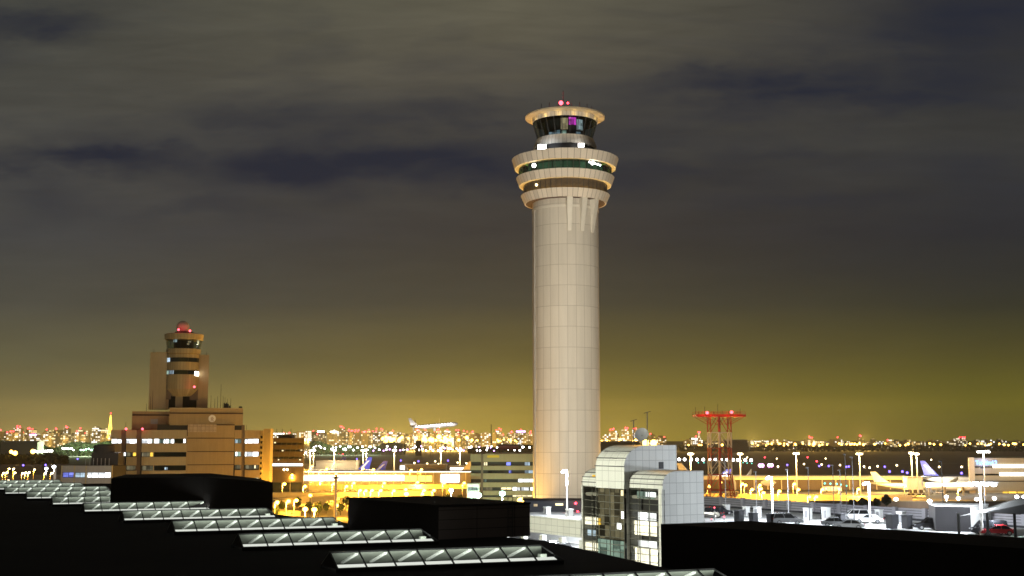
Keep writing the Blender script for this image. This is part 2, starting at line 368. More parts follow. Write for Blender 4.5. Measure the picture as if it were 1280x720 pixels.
# ring 1 roof (ledge on top) and soffits
def disc(ra, rb, z, name, mat, th=.12): TL([(ra, z), (rb, z), (rb, z + th), (ra, z + th)], name, mat)
disc(9.0, r[0][2] - .36, r[0][3] - .35, 'ring_roof', 'roof_black')
disc(gl1 - .2, r[0][0] - .3, r[0][1] + .05, 'soffit', 'soffit')
disc(gl2 - .2, r[1][0] - .3, r[1][1] + .05, 'soffit', 'soffit')
disc(RS - .3, r[2][0] - .3, r[2][1] + .05, 'soffit', 'dark_soffit')
disc(gl1 - 2, r[1][2] - .36, r[1][3] - .45, 'ledge', 'soffit')
disc(gl2 - 2, r[2][2] - .36, r[2][3] - .45, 'ledge', 'soffit')
for (ra, zt, zbm) in ((gl1, r[0][1], r[1][3] - .33), (gl2, r[1][1], r[2][3] - .33)):
    TL([(ra + .08, zbm + .02), (ra + .36, zbm + .02), (ra + .36, zbm + .08), (ra + .08, zbm + .08)], 'cove_light', 'cove')
z0a, z1a = r[1][3] - .45, r[0][1] + .1; z0b, z1b = r[2][3] - .45, r[1][1] + .1
TL([(gl1, z0a), (gl1, z1a)], 'gallery_glass', 'green_glass', 96, False)
TL([(gl1 - 2.6, z0a), (gl1 - 2.6, z1a)], 'gallery_room', 'win_green', 64, False)
TL([(gl2, z0b), (gl2, z1b)], 'gallery_glass', 'brown_glass', 96, False)
for ra, za, zc in ((gl1, z0a, z1a), (gl2, z0b, z1b)):
    mm = MB()
    for k in range(48):
        a = 2 * pi * k / 48; c_ = Vector((TX + (ra + .05) * cos(a), TY + (ra + .05) * sin(a), (za + zc) / 2))
        mm.obox(c_, (.05 * cos(a), .05 * sin(a), 0), (-.05 * sin(a), .05 * cos(a), 0), (0, 0, (zc - za) / 2))
    mm.build('mullion_frame', 'dark_metal', T)
# bright lamps seen behind the gallery glass
for (u, v, rr, mt) in ((667, 204.5, .55, 'lamp_white'), (739, 203, .50, 'lamp_white'), (670, 227.8, .3, 'lamp_warm')):
    ra = (gl1 if v < 210 else gl2) + .1; xx = (u - 707.5) / F * TY; c_ = Vector((TX + xx, TY - sqrt(max(.1, ra * ra - xx * xx)), PZ(v, TY - 12)))
    MB().ball(c_, rr, 8).build('gallery_lamp', mt, T)
a_ = MB()
for k in range(5): a_.ball(Vector((TX + 6.3 + k * .75, TY - sqrt(gl1 ** 2 - (6.3 + k * .75) ** 2) - .1, PZ(202.2 + .4 * k, TY - 12))), .22, 6)
a_.build('gallery_lamp', 'lamp_cool', T)
# fins under the lowest ring
for dg in (-86, -63.5, -40, 63, 90, 117):
    a = radians(dg); d = Vector((cos(a), sin(a), 0)); n_ = Vector((-sin(a), cos(a), 0)) * .78
    zt, zl = r[2][1] + .1, PZ(288, TY - RS); c_ = Vector((TX, TY, 0))
    pl = [c_ + d * (RS - .1) + Vector((0, 0, zl)), c_ + d * (RS + .25) + Vector((0, 0, zl)), c_ + d * (r[2][0] - .35) + Vector((0, 0, zt)), c_ + d * (RS - .1) + Vector((0, 0, zt))]
    tw = (.68, .68, 1.05, 1.05)                 # each fin narrows towards its foot
    MB().add([p - n_ * k_ for p, k_ in zip(pl, tw)] + [p + n_ * k_ for p, k_ in zip(pl, tw)], [(3, 2, 1, 0), (4, 5, 6, 7)] + [(i, (i + 1) % 4, 4 + (i + 1) % 4, 4 + i) for i in range(4)]).build('fin', 'ring_white', T)
# cab
cg0, cg1 = (673.8, 175.5), (667.2, 154.5)
rg0, zg0, rg1, zg1 = half(*cg0), Zs(cg0[1]), half(*cg1), Zs(cg1[1])
rc = half(668.5, 183); zc0 = Zs(187.5)
TL([(rc - .4, zc0 - 2.6), (rc - .4, zc0)], 'cab_neck', 'dark_metal', 64, False)
TL([(rc, zc0), (rc + .1, zc0 + .8), (rg0 + .5, zg0 - .1), (rg0 - .4, zg0 - .1), (rg0 - .4, zc0)], 'cab_base_band', 'ring_panel')
TL([(rg0, zg0 - .05), (rg1, zg1)], 'cab_glass', 'cab_glass', 48, False)
TL([(rg0 - 2.4, zg0 - .4), (rg1 - 3.2, zg1 + .2)], 'cab_core', 'interior_dark', 32, False)
TL([(.01, zg0 - .35), (rg0 - .15, zg0 - .35), (rg0 - .15, zg0 - .2), (.01, zg0 - .2)], 'cab_floor', 'interior_dark', 48)
mm = MB()
for k in range(24):
    a = 2 * pi * (k + .5) / 24; d = Vector((cos(a), sin(a), 0)); c_ = Vector((TX, TY, 0))
    mm.tube(c_ + d * (rg0 + .02) + Vector((0, 0, zg0)), c_ + d * (rg1 + .02) + Vector((0, 0, zg1)), .09, 4)
mm.build('cab_mullion', 'dark_metal', T)
rim = half(657.8, 150); zrim = Zs(150)
zs0 = Zs(149.8)
TL([(rg1 - .02, zg1 - .05), (rg1 + .12, zg1 - .05), (rg1 + .12, zs0 + .1), (rg1 - .2, zs0 + .1)], 'cab_fascia', 'ring_panel')
TL([(rg1 + .05, zs0 + .1), (rim, zs0 + .35), (rim, zs0 + .75), (rg1 - .4, zs0 + 1.2)], 'cab_eave', 'soffit')
for k in range(14):
    a = 2 * pi * k / 14; point((TX + (rg1 + .75) * cos(a), TY + (rg1 + .75) * sin(a), zs0 - .75), 26, (1, .66, .16), T, .15, 'eave_uplight')
zrim = zs0 - .3
ztop = zrim + 1.45
TL([(.01, ztop + .25), (rg1 - .3, ztop), (rg1 - .3, ztop - .3), (.01, ztop - .3)], 'cab_roof', 'roof_black', 48)
# inside the cab: lit screens and blinds
for (u0, u1, v0, v1, mt) in ((701, 709.6, 146.5, 161, 'screen_beige'), (710.6, 720, 145.6, 155, 'win_magenta'), (720.6, 728.6, 147.5, 161, 'screen_grey'), (686, 692, 163, 169, 'desk_glow'), (693, 700, 161.5, 168, 'desk_glow'), (720, 726, 163, 168, 'desk_glow'), (702, 708, 162.5, 167, 'win_teal'), (682, 684.5, 167, 170, 'screen_grey')):
    s0 = TY / F; m_ = MB(); rr = rg0 - .1 + (rg1 - rg0) * .5
    for i in range(4):
        pa = []
        for q in (i / 4, (i + 1) / 4):
            xx = ((u0 + (u1 - u0) * q) - 707.5) * s0; pa.append((xx, sqrt(rr * rr - xx * xx)))
        zA, zB = PZ(v1, TY - rr), PZ(v0, TY - rr)
        ins = .55
        m_.quad((TX + pa[0][0], TY - pa[0][1] + ins, zA), (TX + pa[1][0], TY - pa[1][1] + ins, zA), (TX + pa[1][0], TY - pa[1][1] + ins, zB), (TX + pa[0][0], TY - pa[0][1] + ins, zB))
    m_.build('screen', mt, T)
# floodlights standing on the upper ring, antennas, beacon
for (u0, u1, v0, v1, mt) in ((672.5, 682.5, 181.2, 186.4, 'lamp_cool'), (723, 730, 179.6, 183.4, 'lamp_white')):
    Yf = TY - 10.6
    MB().box(PX(u0, Yf, 185), PX(u1, Yf, 185), Yf - .3, Yf + .3, PZ(v1, Yf), PZ(v0, Yf)).build('floodlight', mt, T)
for u, vt in ((676, 130), (686.5, 128), (698, 127.5), (726, 127.5), (736, 130), (742.5, 133), (668, 138), (715, 129)):
    ph = (u - 707.5) / 40; ra = rg1 - .6; xx = max(-ra, min(ra, ph * ra)); yy_ = -sqrt(max(0, ra * ra - xx * xx)) * .6
    MB().tube((TX + xx, TY + yy_, ztop - .1), (TX + xx, TY + yy_, PZ(vt, TY + yy_)), .075, 5).build('antenna_rod', 'dark_metal', T)
MB().tube((TX - .6, TY - 4, ztop), (TX - .6, TY - 4, PZ(118, TY)), .09, 5).build('mast', 'dark_metal', T)
MB().box(TX - 2.2, TX + 1.6, TY - 5, TY - 3, ztop, ztop + .9).build('beacon_plinth', 'dark_metal', T)
MB().ball((TX - 1.3, TY - 5, PZ(128.6, TY - 5)), .62, 8).build('beacon', 'lamp_redhot', T)
MB().ball((TX + .65, TY - 5, PZ(128.8, TY - 5)), .28, 8).build('beacon', 'lamp_red', T)
point((TX - 1.3, TY - 6.2, PZ(128.6, TY) + .3), 900, (1, .05, .08), T)
point((TX - 6, TY - 12.2, PZ(183, TY - 12) + .6), 350, COOL, T)

# ------------------------------------------------------------------ terminal roof (dark) with skylights
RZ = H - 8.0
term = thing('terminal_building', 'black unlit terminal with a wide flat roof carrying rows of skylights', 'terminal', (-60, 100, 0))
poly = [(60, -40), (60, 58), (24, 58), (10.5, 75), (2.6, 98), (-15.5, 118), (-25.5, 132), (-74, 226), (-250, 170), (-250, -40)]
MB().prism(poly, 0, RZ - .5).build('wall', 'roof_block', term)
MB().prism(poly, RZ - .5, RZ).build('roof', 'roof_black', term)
def rotp(o, e1, e2): o = Vector(o); e1 = Vector(e1); e2 = Vector(e2); return [o, o + e1, o + e1 + e2, o + e2]
# plant rooms on the roof
pr = thing('roof_plant_room', 'dark box on the black roof behind the skylights, standing before the old brown tower block', 'plant room', (-38, 138, RZ))
fp = [(PX(140, 141), 141), (PX(255, 139), 139), (PX(342, 131), 131), (PX(342, 131) - 5, 146), (PX(255, 139) - 3, 154), (PX(140, 141) - 3, 156)]
tz = [PZ(597.6, 141), PZ(596, 139), PZ(603, 131), PZ(603, 131), PZ(596, 139), PZ(597.6, 141)]
MB().prism(fp, RZ, tz).build('wall', 'roof_block', pr)
pr2 = thing('roof_plant_room', 'dark panelled box on the black roof with a ladder on its paler side, below the teal floodlights', 'plant room', (-6, 100, RZ))
zt2 = H - 5.2; cA = G(548, 631, zt2); cB = G(662, 627.7, zt2); cC = G(435.5, 622, zt2); cD = cB + cC - cA
MB().prism([cA, cB, cD, cC], RZ, zt2 - .15).build('wall', 'roof_block', pr2)
e1 = (cB - cA).normalized(); nrm = Vector((e1.y, -e1.x, 0))
MB().prism([cA + nrm * .06 + e1 * .02, cB + nrm * .06, cB + nrm * .003, cA + nrm * .003 + e1 * .02], RZ, zt2 - .2).build('side_cladding', 'block_panel', pr2)
MB().prism([cA - e1 * .2 + nrm * .2, cB + nrm * .2, cD, cC - e1 * .2], zt2 - .147, zt2).build('roof', 'roof_block', pr2)
ld = thing('roof_ladder', 'thin dark ladder fixed to the pale side of the roof box', 'ladder', tuple(cA + e1 * 6.4)); lm = MB()
for k in (0, .45): p_ = cA + (cB - cA).length * .74 * e1 + e1 * k + nrm * .22; lm.tube((p_.x, p_.y, RZ), (p_.x, p_.y, zt2 + .5), .03, 5)
lm.build('rail', 'dark_metal', ld); lm = MB()
for k in range(9): p_ = cA + (cB - cA).length * .74 * e1 + nrm * .22; q_ = p_ + e1 * .45; zz = RZ + .25 + .32 * k; lm.tube((p_.x, p_.y, zz), (q_.x, q_.y, zz), .02, 5)
lm.build('rung', 'dark_metal', ld)
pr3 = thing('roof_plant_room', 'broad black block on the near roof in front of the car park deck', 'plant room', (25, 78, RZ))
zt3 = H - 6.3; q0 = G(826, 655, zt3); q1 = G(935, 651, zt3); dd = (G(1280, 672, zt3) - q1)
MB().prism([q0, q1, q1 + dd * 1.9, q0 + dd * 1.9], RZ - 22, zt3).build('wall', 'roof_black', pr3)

av = Vector((14.0, 5.3, 0)); bv = Vector((-9.0, 14.6, 0)); ah = av.normalized(); nh = Vector((-.45, .893, 0)); AL = av.length
NP = 8; SW, SH = 1.55, .84
def make_skylight(org, label):
    """org = left end of the front foot; runs along av"""
    s = thing('roof_skylight', label, 'skylight', tuple(org), atan2(av.y, av.x), 'skylight rows on the black roof')
    W_ = lambda i, j, k: org + ah * i + nh * j + Vector((0, 0, k))
    g = .22
    MB().quad(W_(.02, 0.02, g), W_(AL - .8, 0.02, g), W_(AL - .8, SW, g + SH), W_(.02, SW, g + SH)).build('front_glass', 'clear_glass', s)
    MB().extr([W_(0, 2 * SW, g), W_(AL, 2 * SW, g), W_(AL - .8, SW, g + SH), W_(0, SW, g + SH)], Vector((0, 0, .05))).build('back_panel', 'sky_panel', s)
    MB().add([W_(AL, 0.02, g), W_(AL, 2 * SW, g), W_(AL - .8, SW, g + SH), W_(AL - .8, 0.02, g)], [(0, 1, 2), (0, 2, 3)]).build('gable_glass', 'clear_glass', s)
    MB().extr([W_(0, 0, g), W_(0, 2 * SW, g), W_(0, SW, g + SH)], ah * .06).build('gable_panel', 'roof_block', s)
    MB().obox(W_(AL / 2, .09, g / 2), ah * (AL / 2), nh * .08, (0, 0, g / 2)).build('kerb', 'roof_black', s)
    MB().obox(W_(AL / 2, 2 * SW, g / 2), ah * (AL / 2), nh * .08, (0, 0, g / 2)).build('kerb', 'roof_black', s)
    MB().quad(W_(.1, .95, .04), W_(AL - .15, .95, .04), W_(AL - .15, 2 * SW, .04), W_(.1, 2 * SW, .04)).build('shaft_floor', 'roof_block', s)
    MB().extr([W_(.15, .36, .17), W_(AL - .2, .36, .17), W_(AL - .2, 1.0, .36), W_(.15, 1.0, .36)], (0, 0, .02)).build('glow_strip', 'strip_sky', s)  # added glowing strip: makes the bright inner sill and lights the back panel
    la = bpy.data.lights.new('skylight_glow', 'AREA'); la.shape = 'RECTANGLE'; la.size = AL - 1; la.size_y = .7; la.energy = 230; la.color = (.95, 1, .90)  # area light added to brighten the back panel and rafters
    lo = bpy.data.objects.new('skylight_glow', la); COL.objects.link(lo); lo.parent = s; lo.location = (AL / 2, .9, .40); lo.rotation_euler = (pi - .75, 0, 0)
    fr = MB(); wv = AL / NP
    for k in range(NP + 1):
        i = min(max(k * wv, .05), AL - .05) if k < NP else AL - .05
        i2 = i if k < NP else AL - .85
        fr.tube(W_(i, 0, g + .03), W_(i2, SW, g + SH + .03), .06, 4)
    fr.tube(W_(0, SW, g + SH + .03), W_(AL - .8, SW, g + SH + .03), .07, 4); fr.tube(W_(0, 0, g + .03), W_(AL, 0, g + .03), .06, 4)
    fr.build('frame', 'dark_metal', s)
    for k in range(NP - 1):
        i = (k + 1) * wv - .12
        MB().obox((W_(i, SW + .1, g + SH - .12) + W_(i - .5, 2 * SW - .3, g + .1)) / 2, ah * .11, (W_(i - .5, 2 * SW - .3, g + .1) - W_(i, SW + .1, g + SH - .12)) / 2, (0, 0, .05)).build('rafter', 'white_paint', s)
    MB().obox(W_(AL - .7, SW * 1.05, g + .16), ah * .22, nh * .2, (0, 0, .16)).build('vent_box', 'panel_grey', s)
    return s
names = ['lowest', 'second', 'third', 'fourth', 'fifth', 'sixth', 'seventh', 'eighth', 'ninth', 'tenth', 'eleventh']
R1 = G(705, 705, RZ)
sk0 = make_skylight(R1 - av, 'lit glass skylight on the black roof, nearest of the fully seen rows')
for k in (-1, 1, 2, 3, 4, 5, 6, 7, 8, 9):
    c = copy_tree(sk0); c.location = R1 - av + bv * k
    if k == -1: c['label'] = 'lit glass skylight nearest of all, only its ridge showing in front of the black block'
    else: c['label'] = f'lit glass skylight on the black roof, {names[k]} row counting back from the nearest full one'

# ------------------------------------------------------------------ stair tower (white, glass front, curved roofs)
A_ = Vector((10.7, 185, 0)); UA = atan2(-16, 10.3); U_ = Vector((cos(UA), sin(UA), 0)); W2 = Vector((-sin(UA), cos(UA), 0))
LQ = lambda i, j, k: A_ + U_ * i + W2 * j + Vector((0, 0, k))
st = thing('stair_tower', 'white panelled stair tower with curved roofs and lit glass front beside the car park', 'stair tower', tuple(A_), UA)
WB = 19.0
def bay(u0, u1, jf, zglass, zv, ztop_, rad, depth, name='bay_shell'):
    """shell with the roof curving back from the front wall; open glass front below zglass"""
    pr_ = [(jf, zglass), (jf, zv)]
    for k in range(1, 9): a = pi / 2 * k / 8; pr_.append((jf + rad * (1 - cos(a)), zv + (ztop_ - zv) * sin(a)))
    pr_ += [(depth, ztop_), (depth, zglass)]
    front = [(jf, zglass), (jf, zv)] + pr_[2:-1]
    m_ = MB(); n = len(front)
    m_.add([LQ(u0, j, k) for j, k in front] + [LQ(u1, j, k) for j, k in front], [(i, i + 1, n + i + 1, n + i) for i in range(n - 1)])
    m_.build(name, 'white_clad', st, True)
    m_ = MB(); body = [(jf + .35, 0), (jf + .35, zglass), (jf, zglass)] + pr_[1:-1] + [(depth, 0)]
    for uu in (u0, u1):
        m_.add([LQ(uu, j, k) for j, k in body], [tuple(range(len(body)))])
    m_.add([LQ(u0, depth, 0), LQ(u1, depth, 0), LQ(u1, depth, ztop_), LQ(u0, depth, ztop_)], [(0, 1, 2, 3)])
    m_.build('side_wall', 'side_clad', st)
    for kk in (1, 3, 5):
        j, k = front[kk] if kk < len(front) else front[-1]
        MB().obox(LQ((u0 + u1) / 2, j - .06, k), U_ * ((u1 - u0) / 2 + .08), W2 * .09, (0, 0, .07)).build('roof_seam', 'seam', st)
pxu = lambda px: (lambda q: (q * 185 - 10.7) / (10.3 + 16 * q))((px - 640) / F / 1.006) * 19.03
uL, uC0, uC1, uR = 0.0, pxu(750), pxu(785.5), 18.9
bay(uL, uC0, 0, 23.1, 23.7, 25.7, 2.6, 7.6)
bay(uC0, uC1, -.9, 23.0, 26.2, 29.25, 4.2, 9.0)
bay(uC1, uR, 0, 23.2, 23.8, 25.65, 2.4, 7.6)
MB().obox(LQ(uR - .35, .02, 11.6), U_ * .35, W2 * .2, (0, 0, 11.6)).build('corner_pier', 'white_clad', st)
MB().obox(LQ(.12, .02, 11.6), U_ * .12, W2 * .2, (0, 0, 11.6)).build('corner_pier', 'white_clad', st)
def glazing(u0, u1, j, z0, z1, nu, name_mat):
    MB().quad(LQ(u0, j, z0), LQ(u1, j, z0), LQ(u1, j, z1), LQ(u0, j, z1)).build('facade_glass', name_mat, st)
    m_ = MB()
    for i in range(nu + 1): uu = u0 + (u1 - u0) * i / nu; m_.obox(LQ(uu, j - .05, (z0 + z1) / 2), U_ * .045, W2 * .05, (0, 0, (z1 - z0) / 2))
    k = z0
    while k < z1: m_.obox(LQ((u0 + u1) / 2, j - .05, k), U_ * ((u1 - u0) / 2), W2 * .045, (0, 0, .04)); k += 1.0
    m_.build('facade_frame', 'mullion', st)
glazing(.25, uC0, .1, 8, 23.1, 2, 'smoke_glass'); glazing(uC0 + .1, uC1 - .1, -.85, 8, 23.0, 2, 'smoke_glass'); glazing(uC1, uR - .7, .1, 8, 23.2, 3, 'smoke_glass')
MB().quad(LQ(.2, 2.2, 0), LQ(uR - .1, 2.2, 0), LQ(uR - .1, 2.2, 23), LQ(.2, 2.2, 23)).build('back_wall', 'interior_dark', st)
fl_ = MB()
for k in (11.2, 14.7, 18.3, 21.9): fl_.obox(LQ(9.4, 1.3, k), U_ * 9.0, W2 * .85, (0, 0, .25))
fl_.build('floor_slab', 'concrete', st)
def uv2z(px, v, j=0.0):
    """height on the front plane at a photo column"""
    uu = pxu(px); p_ = LQ(uu, j, 0); return uu, H + ray(px, v)[1] * p_.y
def lit(px0, px1, v0, v1, mt, j=.75):
    u0, za = uv2z(px0, v0); u1, zb_ = uv2z(px0, v1)
    u1 = pxu(px1); MB().quad(LQ(u0, j, zb_), LQ(u1, j, zb_), LQ(u1, j, za), LQ(u0, j, za)).build('lit_room', mt, st)
for a in [(729, 749, 646, 655, 'win_cream'), (732, 742, 662, 669, 'win_cool'), (729, 749, 677.5, 687, 'win_cream'), (729, 749, 689, 696, 'win_teal'), (738, 742, 593.5, 596.5, 'win_yellow'),
          (793.5, 815, 614, 622.5, 'win_teal'), (804, 817, 615, 621, 'win_white'), (794, 817, 640, 649.5, 'win_white'), (790, 817.5, 650.5, 668, 'win_cream'), (794, 817, 675, 683, 'win_white'), (790.5, 818, 684.5, 704, 'win_cream'), (791, 818, 686, 703, 'win_white')]:
    lit(*a, j=.22 + random.uniform(0, .05))
for a in [(751, 783, 673, 697, 'win_teal'), (752, 783, 609, 672, 'win_dim'), (774.5, 780, 653.5, 661, 'win_white'), (751.5, 755.5, 647.5, 655.5, 'win_yellow'), (780, 783.5, 639, 648, 'win_white'), (752, 783, 688, 698, 'win_cool'), (779.8, 783.5, 612.5, 620, 'win_warm')]:
    lit(*a, j=-.72 + random.uniform(0, .05))
MB().obox(LQ(uC1 + .02, 6.0, 26.3), U_ * .03, W2 * .45, (0, 0, .5)).build('vent_louvre', 'dark_metal', st)
# things on its roof
dsh = thing('satellite_dish', 'grey satellite dish on the curved roof of the white stair tower', 'satellite dish', tuple(LQ(9.2, 4, 29.3)))
dc = P(802.5, 544, 176); m_ = MB()
dirn = Vector((-.35, -.86, .35)).normalized(); aa = dirn.orthogonal().normalized(); bb = dirn.cross(aa)
vs = [dc]; fs = []
for j in range(1, 5):
    rr = 1.05 * j / 4
    for i in range(16): vs.append(dc + aa * rr * cos(2 * pi * i / 16) + bb * rr * sin(2 * pi * i / 16) + dirn * .28 * (j / 4) ** 2)
for i in range(16): fs.append((0, 1 + i, 1 + (i + 1) % 16))
for j in range(3):
    for i in range(16): fs.append((1 + 16 * j + i, 1 + 16 * j + (i + 1) % 16, 17 + 16 * j + (i + 1) % 16, 17 + 16 * j + i))
m_.add(vs, fs).build('dish', 'grey_metal', dsh, True)
MB().tube(dc, (dc.x, dc.y + .3, 29.2), .08, 6).build('mount', 'dark_metal', dsh)
for px, vt, lab in ((792, 525, 'short thin dark mast with a crossbar on the curved stair tower roof'), (809, 515, 'tall thin dark mast on the curved stair tower roof beside the dish')):
    b_ = P(px, 558, 177); tp = P(px, vt, 177); o = thing('roof_mast', lab, 'mast', (b_.x, b_.y, 29.2)); MB().tube((b_.x, b_.y, 29.2), tp, .07, 5).build('pole', 'dark_metal', o)
    MB().tube(tp + Vector((-.5, 0, -.2)), tp + Vector((.5, 0, .1)), .05, 5).build('crossbar', 'dark_metal', o)
for px, lab in ((807, 'amber floodlight glowing on the stair tower roof below the dish'), (817, 'amber floodlight glowing on the stair tower roof, farther from the dish')):
    b_ = P(px, 554.5, 179); o = thing('roof_floodlight', lab, 'floodlight', (b_.x, b_.y, 29.25)); MB().ball((b_.x, b_.y, b_.z + .1), .48, 8).build('lens', 'lamp_sodium', o); MB().tube((b_.x, b_.y, 29.2), b_, .1, 6).build('stem', 'dark_metal', o)
    point((b_.x, b_.y - .3, b_.z + .9), 350, SODIUM, o)

# ------------------------------------------------------------------ car park building
DZ = 17.1
cp = thing('car_park', 'multi storey car park with a brightly lit roof deck and pale panelled parapet', 'car park', tuple(A_), UA)
bw0, bw1 = G(880, 632.5, DZ), G(1180, 650.5, DZ)
loc = lambda p: ((p - A_).dot(U_), (p - A_).dot(W2))
(xb0, yb0), (xb1, yb1) = loc(bw0), loc(bw1)
YB = (yb0 + yb1) / 2; X0, X1 = -42.0, 78.0
print('deck depth', yb0, yb1, xb0, xb1)
pl = [LQ(X0, 0, 0), LQ(-.15, 0, 0), LQ(-.15, 9.3, 0), LQ(19.2, 9.3, 0), LQ(19.2, 1.2, 0), LQ(X1, 1.2, 0), LQ(X1, YB, 0), LQ(X0, YB, 0)]
MB().prism(pl, DZ - .5, DZ).build('roof_deck', 'deck_concrete', cp)
pl2 = [LQ(X0, .4, 0), LQ(-.15, .4, 0), LQ(-.15, 9.3, 0), LQ(19.2, 9.3, 0), LQ(19.2, 1.2, 0), LQ(X1, 1.2, 0), LQ(X1, YB, 0), LQ(X0, YB, 0)]
MB().prism(pl2, 11.8, 12.3).build('middle_deck', 'deck_concrete', cp)
MB().prism([LQ(X0, .2, 0), LQ(-.2, .2, 0), LQ(-.2, YB, 0), LQ(X0, YB, 0)], 0, 11.6).build('lower_storeys', 'concrete', cp)
MB().prism([LQ(20, 1.4, 0), LQ(X1, 1.4, 0), LQ(X1, YB, 0), LQ(20, YB, 0)], 0, 11.6).build('lower_storeys', 'concrete', cp)
MB().prism([LQ(X0, -.2, 0), LQ(-.2, -.2, 0), LQ(-.2, .1, 0), LQ(X0, .1, 0)], 15.3, 17.9).build('parapet', 'parapet_clad', cp)
MB().prism([LQ(X0, 14, 0), LQ(-.3, 14, 0), LQ(-.3, 14.3, 0), LQ(X0, 14.3, 0)], 12.3, 16.6).build('inner_wall', 'white_paint', cp)
for i in range(12): MB().obox(LQ(-.8 - 5.4 * i, .6, 13.6), U_ * .45, W2 * .4, (0, 0, 1.35)).build('column', 'parapet_clad', cp)
for i in range(5): MB().obox(LQ(-3.5 - 5.4 * i, 6, 16.45), U_ * 2.2, W2 * .25, (0, 0, .06)).build('ceiling_lamp', 'garage_light', cp)
for i in range(3): point(LQ(-3 - 6 * i, 5, 15.6), 4200, COOL, cp)
# rear barrier of the deck
br = thing('deck_barrier', 'long grey leaning barrier wall along the far edge of the lit car park deck', 'barrier', tuple(LQ(30, YB, DZ)), UA)
MB().extr([LQ(X0, YB - .7, DZ), LQ(X0, YB - .1, DZ + 1.75), LQ(X0, YB + .1, DZ + 1.75), LQ(X0, YB + .1, DZ)], U_ * (X1 - X0)).build('panel', 'barrier_grey', br)
rl = MB()
for k in (.55, 1.0, 1.4): rl.tube(LQ(X0, YB - .72 + .34 * k, DZ + k), LQ(X1, YB - .72 + .34 * k, DZ + k), .045, 5)
rl.build('rail', 'dark_metal', br)
for i in range(19): MB().obox(LQ(-40 + 6 * i, YB - .6, DZ + .95), U_ * .35, W2 * .3, (0, 0, .95)).build('post', 'barrier_grey', br)
kb = thing('deck_kerb', 'low dark wheel stop kerb running before the grey deck barrier', 'kerb', tuple(LQ(30, YB - 3, DZ)), UA)
MB().obox(LQ((X0 + X1) / 2, YB - 2.4, DZ + .16), U_ * ((X1 - X0) / 2), W2 * .2, (0, 0, .16)).build('kerb', 'plant_dark', kb)
# painted bays
M('bay_paint', (.75, .75, .72), .8)
pm = MB()
for i in range(44):
    for j in (YB - 8.5, YB - 22): pm.quad(LQ(-40 + 2.6 * i, j, DZ + .006), LQ(-39.88 + 2.6 * i, j, DZ + .006), LQ(-39.88 + 2.6 * i, j + 5, DZ + .006), LQ(-40 + 2.6 * i, j + 5, DZ + .006))
pm.build('bay_markings', 'bay_paint', cp)
# shed on the far part of the deck, by the tower foot
sh = thing('deck_shed', 'long dark low shed on the car park deck at the foot of the control tower', 'shed')
d0, d1 = G(655, 640, DZ), G(735, 640, DZ)
sh.location = (d0.x, d0.y, DZ)
MB().box(d0.x, d1.x + 4, d0.y, d0.y + 6, DZ, PZ(625.8, d0.y)).build('wall', 'plant_dark', sh)
MB().box(PX(694, d0.y), PX(703.5, d0.y), d0.y - .06, d0.y - .01, PZ(631.8, d0.y), PZ(629.2, d0.y)).build('window', 'win_warm', sh)
MB().box(PX(667, d0.y), PX(672, d0.y), d0.y - .06, d0.y - .01, PZ(633, d0.y), PZ(630, d0.y)).build('window', 'screen_beige', sh)
MB().box(d0.x - .3, d1.x + 4.3, d0.y - .4, d0.y + 6.2, PZ(625.8, d0.y), PZ(624.8, d0.y)).build('roof', 'roof_block', sh)
MB().ball((PX(719, d0.y), d0.y - .5, PZ(629, d0.y)), .22, 6).build('warning_lamp', 'lamp_red', sh)
MB().ball((PX(721.5, d0.y), d0.y - .5, PZ(639, d0.y)), .16, 6).build('warning_lamp', 'lamp_red', sh)

# deck objects
def deck_block(px, v, wd, hh, mat, label):
    p_ = G(px, v, DZ); o = thing('deck_block', label, 'utility block', tuple(p_), UA, 'utility blocks on the car park deck')
    MB().obox(p_ + Vector((0, 0, hh / 2)), U_ * wd / 2, W2 * wd / 2, (0, 0, hh / 2)).build('body', mat, o)
    MB().obox(p_ + Vector((0, 0, hh + .06)), U_ * (wd / 2 + .08), W2 * (wd / 2 + .08), (0, 0, .06)).build('cap', mat, o)
    MB().obox(p_ + U_ * .1 - W2 * (wd / 2 + .02) + Vector((0, 0, hh * .5)), U_ * (wd * .3), W2 * .02, (0, 0, hh * .35)).build('door', 'grey_metal' if mat == 'white_paint' else mat, o)
for (px, v, wd, hh) in ((908, 642, .9, 1.5), (933, 645, .85, 1.5), (947, 647, .95, 1.7), (1010, 649, 1.0, 1.7), (1033, 650, 1.0, 1.9), (1099, 650, .9, 1.6), (1127, 655, 1.0, 1.8), (921, 646, .8, .9), (1080, 650, 1.0, 1.5), (684, 643, .9, 1.2), (712, 646, .9, 1.2)):
    deck_block(px, v, wd, hh, 'white_paint', 'white lit utility block standing on the bright car park deck')
for (px, v, wd, hh) in ((924, 654, 1.1, 1.9), (942, 655, 1.0, 1.6), (964, 655, 1.0, 1.5), (1051, 658, 1.1, 1.8), (1115, 661, 1.2, 2.0), (1134, 661, 1.1, 1.9), (903, 642, .8, 1.3), (1030, 649, .8, 1.4), (1120, 655, .8, 1.4), (1063, 659, 1.2, 1.0)):
    deck_block(px, v, wd, hh, 'plant_dark', 'dark utility block in shadow at the near side of the car park deck')

